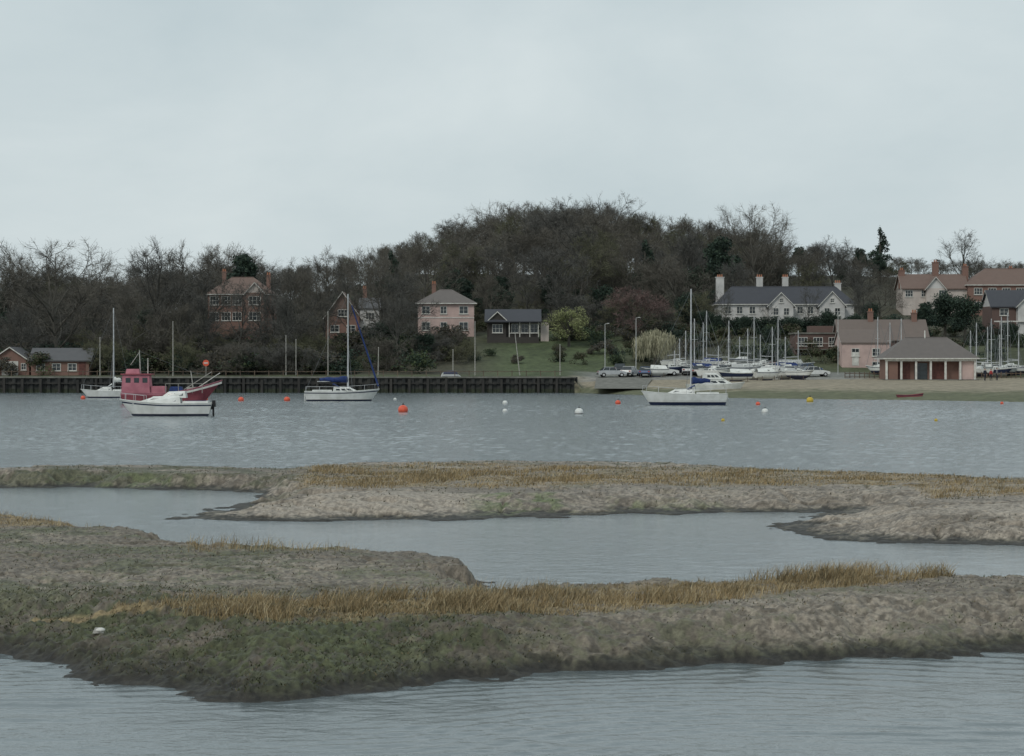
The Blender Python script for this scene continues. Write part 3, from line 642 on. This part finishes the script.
for i in range(13): u=-W/2+.1+i*(W-.2)/12; q.box(u-.03,u+.03,-1.4,-1.34,hw-2.35,hw-1.5,'wood')
q.box(-W/2,W/2,-1.42,-1.34,hw-1.5,hw-1.42,'whitepaint')
w.box(-1,W/2,2,6,hw+.26,hw+1.3,'brickdk'); parts(e,walls=w,balcony_and_windows=q)
e,g=B3("pink_boathouse",868,348,0,.4); w=MB();r=MB();q=MB();c_=MB()
k=348/F; hw=Z(343,348)-g; w.box(-26*k,22*k,0,8,0,hw,'render_pink'); gable(r,-26*k,22*k,0,8,hw,1.9,'tilebrown','x',oh=.2,wall='render_pink')
w.box(-20*k,70*k,8.2,16,0,hw+.6,'brickdk'); gable(r,-20*k,70*k,8.2,16,hw+.6,3.0,'tilebrown','x',oh=.3,wall='brickdk')
win(q,-1.9,0,hw-2.0,1.2,1.2);win(q,1.2,0,hw-2.0,1.2,1.2);win(q,1.2,0,hw-4.2,1.2,1.4);q.box(-2.4,-1.4,-.06,-.003,.4,2.4,'whitepaint')
win(q,22*k,3,hw-2,1.2,1.2,'R'); chimney(c_,2.2,12,hw+3,hw+4.9,.8,'brick'); chimney(c_,9,12,hw+3,hw+4.7,.8,'brick')
parts(e,walls=w,roof=r,windows=q,chimneys=c_)
e,g=B3("boathouse_pavilion",931,322,-.02,.15); w=MB();r=MB();q=MB()
k=322/F; W=91*k; hw=Z(358,322)-g; w.box(-W/2+.3,W/2-.3,1.4,8,0,hw-.2,'brick'); hip(r,-W/2,W/2,0,8.5,hw,2.9,'slatebr',oh=.35,inset=3.7)
w.box(-W/2-.3,W/2+.3,-.3,8.6,0,.22,'concrete')
n=7
for i in range(n): u=-W/2+.2+i*(W-.4)/(n-1); q.box(u-.14,u+.14,.1,.36,.22,hw-.17,'whitepaint')
q.box(-W/2,W/2,.07,.39,hw-.45,hw-.165,'whitepaint')
for i in range(3): u=-3.6+i*2.4; q.box(u-.9,u+.9,1.32,1.397,.25,hw-.7,'doorred' if i!=1 else 'glass')
w.box(-W/2+.1,-W/2+1.8,.42,1.39,.23,hw-.2,'brick'); w.box(W/2-2.3,W/2-.1,.42,1.39,.23,hw-.2,'render_pink')
r.tube((-.2,4.2,hw+2.8),(-.2,4.2,hw+3.9),.12,.08,'whitepaint',6)
parts(e,walls=w,roof=r,columns_and_doors=q)
e,g=B3("tiled_roof_house",975,438,0,.4); w=MB();r=MB();q=MB();c_=MB()
k=438/F; hw=Z(288,438)-g; w.box(-72*k,80*k,0,8,0,hw,'render_cream'); gable(r,-72*k,-8*k,0,8,hw,2.6,'tile','x',wall='render_cream'); hip(r,-8*k,80*k,-1,8,hw+.6,3.2,'tile')
w.box(-8*k,80*k,-1,-.003,0,hw+.6,'brick')
gable(r,-50*k,-32*k,-1.6,4,hw-.1,2,'tile','y',wall='render_white'); w.box(-50*k,-32*k,-1.6,-.003,0,hw-.1,'render_cream')
for u in range(-66,-20,16): win(q,u*k,(-1.6 if -50<u<-32 else 0),hw-1.7,1.5,1.3,cols=3)
for u in range(2,76,14): win(q,u*k,-1,hw-1.3,1.6,1.3,cols=3,); win(q,u*k,-1,hw-4,1.6,1.4,cols=3)
for u,t in ((-70,270),(-36,262),(-6,266),(40,268)): chimney(c_,u*k,4,hw,Z(t,438)-g,1.1,'brick',2)
parts(e,walls=w,roof=r,windows=q,chimneys=c_)
e,g=B3("white_gabled_house",1018,385,0,.4); w=MB();r=MB();q=MB()
k=385/F; hw=Z(306,385)-g; w.box(-26*k,40*k,0,8,0,hw,'brickdk'); gable(r,-26*k,40*k,0,8,hw,2.6,'slatedk','x',wall='render_white'); w.box(-2*k,22*k,-1.5,-.003,0,hw,'render_white'); gable(r,-2*k,22*k,-1.5,3,hw,2.0,'slatedk','y',wall='render_white')
win(q,10*k,-1.5,hw-1.5,1.9,1.3,cols=3);win(q,10*k,-1.5,hw-4.1,1.9,1.3,cols=3);win(q,-14*k,0,hw-1.6,1.5,1.2);win(q,-14*k,0,hw-4,1.5,1.3)
q.box(-26*k,40*k,-1.9,-1.52,hw-2.7,hw-2.5,'whitepaint'); parts(e,walls=w,roof=r,windows=q)

# ---------------------------------------------------------------- boats
def hull(mb,L,B,fb,top='white',stripe='navy',bottom='antifoul',deck='greypaint',rake=.9,transom=.7,sheer=.3,n=16,stern_sheer=.05,stripe_low=False,gun='white'):
    rings=[]
    for i in range(n+1):
        u=i/n; b=B/2*(transom+(1-transom)*math.sin(min(u/.45,1)*math.pi/2)) if u<.45 else B/2*max((1-((u-.45)/.55)**2.3),.012)
        zs=fb*(1+sheer*max(u-.4,0)**1.6/.44+stern_sheer*(1-u)**2)
        kz=-.35*math.sin(math.pi*min(max(u*.9+.08,0),1))-.03
        lv=[(1.0,zs),(.99,zs*.88),(.97,zs*.78),(.90,zs*.45),(.84,.30 if stripe_low else .17),(.74,.0),(.45,kz*.6),(0.0,kz)]
        half=[]
        for fx,zz in lv:
            bb=b*fx*(1-(1-fx)*1.2*max(u-.5,0)); xx=L*(u-.5)-rake*(1-max(zz,0)/zs)*u**5 + .25*(1-zz/zs)*(1-u)**8
            half.append((xx,bb,zz))
        rings.append([(a,-b_,z) for a,b_,z in half]+[(a,b_,z) for a,b_,z in half[::-1]])
    keys=[gun,stripe if not stripe_low else top,top,top,stripe if stripe_low else bottom,bottom,bottom]
    keys=keys+['antifoul']+keys[::-1]
    mb.loft(rings,keys)
    mb.poly(rings[0],top)
    dk=[[(r[0][0],r[0][1]*.96,r[0][2]-.06),(r[0][0],0,r[0][2]-.01),(r[0][0],-r[0][1]*.96,r[0][2]-.06)] for r in rings]
    mb.loft(dk,deck)
    for sgn in (-1,1):
        for a,b in zip(rings[:-1],rings[1:]): mb.tube((a[0][0],sgn*abs(a[0][1]),a[0][2]),(b[0][0],sgn*abs(b[0][1]),b[0][2]),.035,.035,gun,4,False)
    return rings
def cabin(mb,x0,x1,hw,z0,z1,key='white',tr0=.25,tr1=.9,wn=True):
    R0=[(x0,-hw,z0),(x1,-hw*.62,z0),(x1,hw*.62,z0),(x0,hw,z0)]
    R1=[(x0+tr0*.3,-hw*.86,z1-.08),(x1-tr1,-hw*.5,z1-.14),(x1-tr1,hw*.5,z1-.14),(x0+tr0*.3,hw*.86,z1-.08)]
    R2=[(x0+tr0*.4,-hw*.7,z1),(x1-tr1-.15,-hw*.35,z1-.04),(x1-tr1-.15,hw*.35,z1-.04),(x0+tr0*.4,hw*.7,z1)]
    mb.loft([R0,R1,R2],key,True,caps=key)
    if wn:
        for sg in (-1,1):
            m=3
            for i in range(m):
                a=(i+.15)/m; b=(i+.85)/m
                def P(t,v):
                    yb=lerp(hw,hw*.62,t); yt=lerp(hw*.86,hw*.5,t); xb=lerp(x0,x1,t); xt=lerp(x0+tr0*.3,x1-tr1,t)
                    return (lerp(xb,xt,v),sg*(lerp(yb,yt,v)+.012),lerp(z0,z1-.1,v))
                a=.08+a*.78; b=.08+b*.78
                mb.poly([P(a,.4),P(b,.4),P(b,.8),P(a,.8)],'glass')
def rig(mb,xm,z0,zt,xbow,zbow,xst,zst,beam,boom=None,spreader=True,r=.085,rw=.014):
    mb.tube((xm,0,z0),(xm,0,zt),r,r*.75,'alu',8); hh=zt-z0
    mb.tube((xm,0,zt-.15),(xbow,0,zbow),rw,rw,'rig',4,False); mb.tube((xm,0,zt),(xst,0,zst),rw,rw,'rig',4,False)
    for sg in (-1,1):
        mb.tube((xm,0,zt-.3),(xm,sg*beam*.42,z0+hh*.55),rw,rw,'rig',4,False); mb.tube((xm,sg*beam*.42,z0+hh*.55),(xm-.15,sg*beam/2,zst),rw,rw,'rig',4,False)
        mb.tube((xm,0,z0+hh*.52),(xm+.5,sg*beam/2,zst),rw,rw,'rig',4,False)
        if spreader: mb.tube((xm,0,z0+hh*.55),(xm,sg*beam*.42,z0+hh*.55),.03,.02,'alu',5)
    if boom: mb.tube((xm,0,boom[1]),(boom[0],0,boom[2]),.05,.05,'alu',6)
def rails(mb,xs,yb,z,h=.55):
    pr=[None,None]
    for x in xs:
        for k,sg in enumerate((-1,1)):
            p=(x,sg*yb(x),z(x)); q=(x,sg*yb(x),z(x)+h); mb.tube(p,q,.018,.018,'alu',4)
            if pr[k]: mb.tube(pr[k],q,.015,.015,'alu',4,False)
            pr[k]=q
def sailcover(mb,x0,x1,z,key='blue',r0=.30,r1=.15):
    rings=[]
    for i in range(7):
        t=i/6; x=lerp(x0,x1,t); r=lerp(r0,r1,t)*(1+.12*math.sin(i*2.1)); zz=z+.04*math.sin(i*1.7)
        rings.append([(x,r*.6*math.cos(a),zz+r*1.15*math.sin(a)) for a in np.linspace(0,2*math.pi,9)[:-1]])
    mb.loft(rings,key,True,caps=key)
def yb(L,B): return lambda x:B/2*.92*(1-max((x/L+.5-.45)/.55,0)**2.3)
def zsf(L,fb,sh=.3): return lambda x:fb*(1+sh*max((x/L+.5)-.4,0)**1.6/.44)
def sail_boat(name,px,d,L,bow,mastpx,topy,blue_jib=True,stripe='navy',low=False,rz=0,fb=.95,cover='blue',z=0):
    e=empty(name,(X(px,d),d,z),(0 if bow>0 else math.pi)+rz); hb=MB();cb=MB();rg=MB();sv=MB();rl=MB()
    B=L*.31; hull(hb,L,B,fb,stripe=stripe,stripe_low=low)
    cabin(cb,-L*.12,L*.24,B*.36,fb-.03,fb+.52)
    cb.box(-L*.40,-L*.13,-B*.34,B*.34,fb-.04,fb+.2,'white',.06,.05); cb.box(-L*.38,-L*.15,-B*.2,B*.2,fb+.2,fb+.215,'greypaint')
    xm=(X(mastpx,d)-X(px,d))*bow
    zt=Z(topy,d)-z
    rig(rg,xm,fb+.4,zt,L*.49,fb*1.3,-L*.49,fb,B,boom=(-L*.33,fb+1.15,fb+1.1))
    sailcover(sv,xm-.05,-L*.30,fb+1.32,cover)
    if blue_jib: rg.tube((xm+ .12*(L*.49-xm),0,lerp(zt,fb*1.3,.12)),(L*.485,0,fb*1.3+.3),.07,.11,'blue',7)
    rails(rl,[-L*.48,-L*.3,-L*.1,L*.1,L*.3,L*.44,L*.485],yb(L,B),zsf(L,fb))
    rl.tube((-L*.49,0,-.3),(-L*.5,0,fb*.8),.06,.05,'white',5)
    cb.loft([[(-L*.13,y_,fb+.48) for y_ in (-B*.3,0,B*.3)],[(-L*.12,-B*.28,fb+.8),(-L*.12,0,fb+.95),(-L*.12,B*.28,fb+.8)],[(-L*.03,-B*.28,fb+.5),(-L*.03,0,fb+.55),(-L*.03,B*.28,fb+.5)]],cover)
    hb.obj("hull",e);cb.obj("cabin",e);rg.obj("mast_and_rigging",e);sv.obj("sail_cover",e,smooth=True);rl.obj("guard_rails",e)
    return e
sail_boat("sailing_yacht",342,250,8.1,1,348,294,True,'navy',False,.06,1.0)
sail_boat("sailing_yacht",684.5,225,8.4,-1,691,289,False,'navy',True,-.05,1.05)
sail_boat("sailing_yacht",106,272,5.9,-1,113.5,308,False,'white',False,.1,.8,cover='white')
e=empty("cabin_cruiser",(X(166,178),178,0),math.pi+.05); hb=MB();cb=MB();ob=MB();rl=MB(); L=7.1
hull(hb,L,2.4,.95,top='white',stripe='navy',rake=1.0,sheer=.35)
cabin(cb,-1.2,2.6,.95,.92,1.55,tr1=1.5); cabin(cb,-1.6,.4,.8,1.4,1.92,tr1=.5,wn=True)
cb.box(-3.3,-1.3,-.85,.85,.89,1.15,'white',.05,.05); cb.box(-3.1,-1.5,-.6,.6,1.15,1.165,'blue')
ob.box(-3.83,-3.5,-.17,.17,.7,1.2,'black',.05,.03); ob.box(-3.70,-3.56,-.06,.06,-.3,.7,'black'); ob.box(-3.56,-3.35,-.1,.1,.5,.9,'black')
rails(rl,[1.6,2.4,3.1,3.5],yb(L,2.3),zsf(L,.95,.35),.5)
rl.tube((3.5,-.1,1.7),(3.5,.1,1.7),.018,.018,'alu',4)
for nme,mb in (("hull",hb),("cabin",cb),("outboard_motor",ob),("bow_rail",rl)): mb.obj(nme,e)
e=empty("fishing_boat",(X(172,235),235,0),.03); hb=MB();cb=MB();rg=MB(); L=10.2; SH=1.25; FB=1.05
hull(hb,L,3.4,FB,top='red',stripe='pink',deck='wood',rake=1.9,transom=.75,sheer=SH,gun='pink')
for sg in (-1,1):
    pts=[]
    for u in np.linspace(.60,.995,9):
        b=1.7*max((1-((u-.45)/.55)**2.3),.012); zs=FB*(1+SH*max(u-.4,0)**1.6/.44); pts.append((L*(u-.5),sg*(b+.03),zs))
    cb.loft([[ (a,b,c-.34) for a,b,c in pts],[(a,b,c-.14) for a,b,c in pts]],'whitepaint')
cb.box(-5.0,-2.1,-1.15,1.15,1.0,2.9,'pink',.12,.1); cb.box(-5.05,-1.95,-1.2,1.2,2.905,3.02,'red'); cb.box(-4.6,-3.2,-.8,.8,3.025,3.5,'pink',.1,.1)
for i in range(3):
    u=-4.55+i*.85; cb.box(u,u+.5,-1.10,-1.05,2.1,2.6,'glass')
cb.box(-2.1,-.6,-.9,.9,1.05,1.75,'pink',.05,.05); cb.box(-.3,1.2,-.7,.7,1.1,1.7,'blue',.2,.2); cb.box(1.5,2.4,-.5,.5,1.1,1.65,'palewood',.05,.05)
rg.tube((-3.2,0,3.0),(-3.3,0,5.4),.07,.05,'palewood',6); rg.tube((-3.3,0,5.2),(-4.2,0,3.9),.04,.04,'palewood',5); rg.tube((-2.5,.5,3.0),(-2.5,.5,4.6),.05,.04,'whitepaint',5)
rg.tube((2.2,0,1.2),(1.9,0,3.3),.06,.05,'palewood',6); rg.tube((1.9,0,3.2),(4.6,0,2.6),.015,.015,'rig',4); rg.tube((-3.3,0,5.3),(1.9,0,3.2),.012,.012,'rig',4)
for x_ in (-.5,.8,2.2,3.2): rg.tube((x_,-1.35,1.05),(x_,-1.35,2.0),.03,.03,'palewood',5)
rg.tube((-.5,-1.35,2.0),(3.2,-1.35,2.0),.025,.025,'palewood',5); rg.tube((2.4,-.8,1.4),(4.9,-.3,3.1),.06,.04,'whitepaint',5)
rg.tube((1.2,.3,1.4),(4.0,.2,3.2),.05,.04,'palewood',5)
for nme,mb in (("hull",hb),("wheelhouse",cb),("mast_and_gear",rg)): mb.obj(nme,e)
e=empty("rowing_boat",(X(910,262),262,.02),.0); hb=MB(); hull(hb,3.1,1.2,.45,top='red',stripe='navy',deck='navy',rake=.25,sheer=.5,gun='red'); hb.box(-.3,-.05,-.5,.5,.43,.47,'wood'); hb.box(.6,.8,-.4,.4,.45,.49,'wood'); hb.obj("hull",e)
R3=random.Random(11)
def yard_boat(px,d,L,bow,topy=None,name="beached_sailing_boat",z=None,cov=None,rz=0):
    x=X(px,d); g=(H(x,d) if z is None else z); lift=.55
    e=empty(name,(x,d,g+lift-.1),(0 if bow>0 else math.pi)+rz); hb=MB();cb=MB();rg=MB(); B=L*.33; fb=.7
    hull(hb,L,B,fb,top=R3.choice(['white','white','white','greypaint','navy']),stripe=R3.choice(['navy','white','blue']),bottom=R3.choice(['antifoul','white','greypaint']))
    cabin(cb,-L*.1,L*.25,B*.35,fb-.03,fb+.42)
    if cov: cb.loft([[(-L*.45,-B*.4,fb),(L*.2,-B*.42,fb)],[(-L*.4,0,fb+.5),(L*.15,0,fb+.6)],[(-L*.45,B*.4,fb),(L*.2,B*.42,fb)]],cov)
    for sx in (-.3,.15):
        for sg in (-1,1): hb.tube((L*sx,sg*B*.45,-lift),(L*sx,sg*B*.35,.2),.04,.04,'wood',4)
    hb.box(-L*.2,L*.15,-.12,.12,-lift-.05,-.2,'antifoul')
    if topy is not None:
        rig(rg,L*.08,fb+.3,Z(topy,d)-g-lift,L*.48,fb,-L*.48,fb,B,boom=(-L*.3,fb+1,fb+.9),r=.08,rw=.02); rg.obj("mast_and_rigging",e)
    hb.obj("hull",e);cb.obj("cabin",e)
R2=random.Random(5)
for i,(px,d,L,ty) in enumerate([(732,342,6,320),(745,337,5.5,328),(757,341,6.2,316),(770,336,5.5,326),(781,340,6,318),(716,334,5.5,345),(706,340,6,322),(795,345,6,330),(742,349,6,336),(672,338,5,350),(697,338,6,318),(726,345,5,334),(763,346,5,334),(775,332,5,340),(788,338,5,336),(683,342,5,330),(709,347,5.5,310),(677,347,5,338)]):
    yard_boat(px,d,L,1 if i%2 else -1,ty,cov=[None,'greypaint',None,None,'blue',None][i%6],rz=R2.uniform(-.7,.7))
for i,(px,d,L) in enumerate([(752,326,4.4),(768,323,4.6),(784,327,4),(800,325,4.2),(735,318,5.2),(712,330,4.5),(655,333,4)]):
    yard_boat(px,d,L,1 if i%2 else -1,None,"beached_dinghy",cov=[None,'white','greypaint',None,'white'][i%5],rz=R2.uniform(-.6,.6))
for i,(px,d,ty) in enumerate([(880,338,316),(888,341,322),(903,334,318),(968,336,330),(979,334,322),(990,338,318),(1003,336,316),(1016,338,330),(1035,335,320),(985,343,326),(1010,341,312),(997,333,334)]):
    yard_boat(px,d,4.8,1 if i%2 else -1,ty,"beached_sailing_boat",rz=R2.uniform(-.9,.9))
e=empty("motor_cruiser",(X(716,292),292,0.35),.15); hb=MB();cb=MB(); hull(hb,7.5,2.6,1.05,stripe='white',gun='white'); cabin(cb,-2.4,2.4,1.1,1.0,1.75,tr1=1.2); cabin(cb,-1.6,1.0,.95,1.7,2.5,tr1=.9); cb.tube((-.5,0,2.5),(-.5,0,3.6),.03,.02,'alu',5); hb.obj("hull",e);cb.obj("cabin",e)

# ---------------------------------------------------------------- buoys
def buoy(px,py,r,key,name="mooring_buoy",top=None):
    d=D(py+1); x=X(px,d); mb=MB(); mb.sphere((0,0,r*.45),r,key,.95); mb.tube((0,0,r*1.35),(0,0,r*1.75),r*.12,r*.12,'black',6)
    mb.tube((0,0,r*1.55),(r*.25,0,r*1.65),r*.07,r*.07,'black',5)
    if top: mb.tube((0,0,-r*.35),(0,0,r*.16),r*1.015,r*1.03,top,14)
    mb.obj(name,None,(x,d,0),smooth=True)
buoy(403,411,.42,'orange');buoy(579,413,.34,'white',top='black');buoy(287,400,.34,'orange');buoy(241,400,.32,'orange');buoy(618,403,.28,'orange');buoy(505,403,.25,'white');buoy(505,411,.2,'white')
buoy(810,401,.38,'yellow');buoy(765,412,.27,'white');buoy(758,404,.23,'orange');buoy(723,420,.13,'yellow');buoy(936,420,.12,'yellow');buoy(206,399,.22,'orange');buoy(83,398,.28,'orange');buoy(395,399,.18,'white');buoy(1002,403,.17,'orange')

# ---------------------------------------------------------------- poles, lamps, sign, fences
def pole(px,d,topy,r=.07,name="wooden_pole",key='palewood',lean=0):
    x=X(px,d); g=H(x,d); mb=MB(); hh=Z(topy,d)-g; mb.tube((0,0,-.3),(lean*hh,0,hh),r,r*.7,key,7); mb.tube((lean*hh,0,hh),(lean*hh,0,hh+.12),r*1.1,r*.6,key,7); mb.obj(name,None,(x,d,g))
for px,d,ty,l in ((173,333,322,0),(286,334,336,0),(296,334,340,0),(328,332,312,0),(378,333,348,.02),(475,332,322,0),(520,333,334,-.12),(560,333,345,0),(100,333,338,0),(453,334,350,0)): pole(px,d,ty,.075,lean=l)
for px,ty in ((605,324),(636,318),(838,312)):
    d=338; x=X(px,d); g=H(x,d); mb=MB(); hh=Z(ty,d)-g; mb.tube((0,0,-.3),(0,0,hh),.07,.045,'greypaint',7); mb.tube((0,0,hh),(.4,0,hh+.08),.035,.03,'greypaint',6); mb.box(.25,.65,-.1,.1,hh+.04,hh+.14,'greypaint',.05,.03); mb.obj("street_lamp",None,(x,d,g))
d=325;x=X(206,d);mb=MB(); zc=Z(363,d)-2.2; mb.tube((0,0,-.2),(0,0,zc),.05,.05,'palewood',6); mb.tube((0,-.06,zc),(0,-.02,zc),.45,.45,'orange',16); mb.box(-.3,.3,-.09,-.061,zc-.08,zc+.08,'whitepaint'); mb.obj("warning_sign",None,(x,d,2.2))
mb=MB()
for i in range(40):
    x=X(845,331)+i*.7; mb.box(x-.05,x+.05,331.0,331.1,1.7,2.9,'wood')
mb.box(X(845,331),X(845,331)+27.5,331.101,331.14,2.1,2.2,'wood'); mb.box(X(845,331),X(845,331)+27.5,331.101,331.14,2.6,2.7,'wood'); mb.obj("post_and_rail_fence")
mb=MB()
for i in range(50):
    x=-92+i*2.0; mb.box(x-.05,x+.05,323.0,323.1,2.1,3.1,'wood')
mb.box(-95,7,323.101,323.13,2.9,2.98,'wood'); mb.obj("promenade_railing")
mb=MB(); hull(mb,3.2,1.4,.5,top='greypaint',gun='greypaint'); o=mb.obj("upturned_dinghy",None,(X(452,327),327,2.7)); o.rotation_euler=(math.pi,0,.3)

# ---------------------------------------------------------------- cars
def car(px,d,paint,rz):
    x=X(px,d); g=H(x,d); e=empty("parked_car",(x,d,g+.02),rz); b=MB();gl=MB();wh=MB()
    prof=[(-2.05,.35),(-2.1,.6),(-2.0,.88),(-1.25,.95),(1.0,.93),(1.85,.78),(2.05,.6),(2.05,.35)]
    b.loft([[(a,-.86,z) for a,z in prof],[(a,.86,z) for a,z in prof]],paint,True,caps=paint)
    b.loft([[(-1.75,-.8,.93),(1.0,-.8,.92),(1.0,.8,.92),(-1.75,.8,.93)],[(-1.2,-.64,1.40),(.15,-.64,1.40),(.15,.64,1.40),(-1.2,.64,1.40)]],'glass',True,caps=paint)
    b.box(-1.22,.17,-.65,.65,1.402,1.44,paint,.05,.05)
    for u in (-1.3,-.45,.5): b.tube((u*1.1,-.795,.94),(u*.85,-.66,1.4),.035,.035,paint,4); b.tube((u*1.1,.795,.94),(u*.85,.66,1.4),.035,.035,paint,4)
    for u in (-1.3,1.3):
        for sg in (-1,1): wh.tube((u,sg*.7,.31),(u,sg*.885,.31),.31,.31,'tyre',14); wh.tube((u,sg*.886,.31),(u,sg*.9,.31),.17,.15,'alu',10)
    b.box(-2.16,-2.08,-.8,.8,.35,.52,'black'); b.box(2.04,2.13,-.8,.8,.33,.5,'black')
    gl.box(2.0,2.07,-.75,-.45,.6,.74,'whitepaint');gl.box(2.0,2.07,.45,.75,.6,.74,'whitepaint');gl.box(-2.1,-2.05,-.78,-.5,.65,.82,'car_red');gl.box(-2.1,-2.05,.5,.78,.65,.82,'car_red')
    b.obj("body",e);gl.obj("lights",e);wh.obj("wheels",e)
for px,d,p,rz in ((612,333,'car_silver',.1),(630,335,'car_white',1.2),(646,334,'car_blue',1.4),(664,336,'car_white',.2),(700,336,'car_dark',1.3),(722,338,'car_silver',1.5),(776,344,'car_red',1.2),(808,340,'car_blue',.3),(790,335,'car_silver',1.4),(688,338,'car_white',1.5),(620,340,'car_dark',1.5),(815,334,'car_white',.2)): car(px,d,p,rz)

# ---------------------------------------------------------------- people
def person(px,d,top,legs,rz,h=1.7,stride=.12):
    x=X(px,d); g=H(x,d); e=empty("person",(x,d,g),rz,h/1.75)
    def skin(name,verts,edges,rad,key):
        me=bpy.data.meshes.new(name); me.from_pydata(verts,edges,[]); me.materials.append(M[key]); o=bpy.data.objects.new(name,me); sc.collection.objects.link(o); o.parent=e
        md=o.modifiers.new("s",'SKIN'); sv=me.skin_vertices[0].data
        for i,r in enumerate(rad): sv[i].radius=(r,r*.85)
        sv[0].use_root=True; s2=o.modifiers.new("sub",'SUBSURF'); s2.levels=1; s2.render_levels=2
    skin("jacket_and_arms",[(0,0,.92),(0,0,1.15),(0,.0,1.38),(0,0,1.5),(-.17,0,1.40),(-.23,.03,1.14),(-.22,-.08,.9),(.17,0,1.40),(.23,-.02,1.14),(.22,-.1,.9)],[(0,1),(1,2),(2,3),(2,4),(4,5),(5,6),(2,7),(7,8),(8,9)],[.16,.15,.15,.06,.075,.055,.045,.075,.055,.045],top)
    skin("trousers",[(0,0,.95),(-.09,0,.86),(-.1,-stride,.48),(-.1,-stride*.4,.08),(-.1,-stride*.4-.14,.05),(.09,0,.86),(.1,stride*.5,.48),(.1,stride*1.2,.08),(.1,stride*1.2-.14,.05)],[(0,1),(1,2),(2,3),(3,4),(0,5),(5,6),(6,7),(7,8)],[.15,.10,.07,.05,.04,.10,.07,.05,.04],legs)
    hd=MB(); hd.sphere((0,0,1.64),.10,'skin',1.2); hd.sphere((0,.02,1.67),.108,'hair',1.1); hd.box(-.015,.015,-.125,-.09,1.61,1.66,'skin'); hd.sphere((-.22,-.1,.84),.045,'skin',1.3,8,6); hd.sphere((.22,-.12,.84),.045,'skin',1.3,8,6); hd.obj("head_and_hands",e,smooth=True)
person(985,318,'cloth_dk','cloth_dk',.3); person(991,318.5,'cloth_red','cloth_dk',-.5,1.65); person(997,321,'cloth_gr','cloth_dk',1.2,1.75)
mb=MB(); mb.sphere((0,0,0),.07,'whitepaint',.5,10,6); mb.box(-.1,.05,-.04,.05,-.04,.03,'palewood',.03,.01); xx,yy=X(100,31.5),31.5
mb.obj("plastic_litter",None,(xx,yy,float(near(np.array([xx]),np.array([yy]))[0])+.02))

# ---------------------------------------------------------------- light, sky, camera
el=math.radians(42); az=math.radians(215)
world=bpy.data.worlds.new("World"); sc.world=world; world.use_nodes=True; nt=world.node_tree; bg=nt.nodes["Background"]; bg.inputs["Strength"].default_value=.1
sky=nt.nodes.new("ShaderNodeTexSky"); sky.sky_type='NISHITA'; sky.sun_disc=False; sky.sun_elevation=el; sky.sun_rotation=az; sky.dust_density=3
hsv=nt.nodes.new("ShaderNodeHueSaturation"); hsv.inputs["Saturation"].default_value=.3
tc=nt.nodes.new("ShaderNodeTexCoord"); mp=nt.nodes.new("ShaderNodeMapping"); mp.inputs["Scale"].default_value=(1,1,2.2); mp.inputs["Location"].default_value=(1.3,.4,.35)
n=nt.nodes.new("ShaderNodeTexNoise"); n.inputs["Scale"].default_value=4.0; n.inputs["Detail"].default_value=6; n.inputs["Roughness"].default_value=.55; n.inputs["Distortion"].default_value=.3
r=nt.nodes.new("ShaderNodeValToRGB"); r.color_ramp.elements[0].position=.3; r.color_ramp.elements[0].color=(5.2,6.2,6.55,1); r.color_ramp.elements[1].position=.7; r.color_ramp.elements[1].color=(7.0,7.8,7.95,1)
mx=nt.nodes.new("ShaderNodeMixRGB"); mx.inputs[0].default_value=.88
L=nt.links; L.new(sky.outputs[0],hsv.inputs["Color"]); L.new(tc.outputs["Generated"],mp.inputs[0]); L.new(mp.outputs[0],n.inputs["Vector"]); L.new(n.outputs["Fac"],r.inputs[0]); L.new(hsv.outputs[0],mx.inputs[1]); L.new(r.outputs[0],mx.inputs[2]); L.new(mx.outputs[0],bg.inputs["Color"])
sl_=bpy.data.lights.new("sun",'SUN'); sl_.energy=1.0; sl_.angle=math.radians(14); sl_.color=(1,.95,.87); so=bpy.data.objects.new("sun",sl_); sc.collection.objects.link(so)
dirv=Vector((math.sin(az)*math.cos(el),math.cos(az)*math.cos(el),math.sin(el))); so.rotation_euler=dirv.to_track_quat('Z','Y').to_euler()
cam=bpy.data.cameras.new("camera"); cam.sensor_width=36; cam.lens=F/1024*36; cam.clip_start=.5; cam.clip_end=6000
co=bpy.data.objects.new("camera",cam); sc.collection.objects.link(co); co.location=(0,0,HC); co.rotation_euler=(math.radians(90)-math.atan(14/F),0,0); sc.camera=co
sc.view_settings.view_transform='Standard'; sc.view_settings.look='None'; sc.view_settings.exposure=0; sc.view_settings.gamma=1
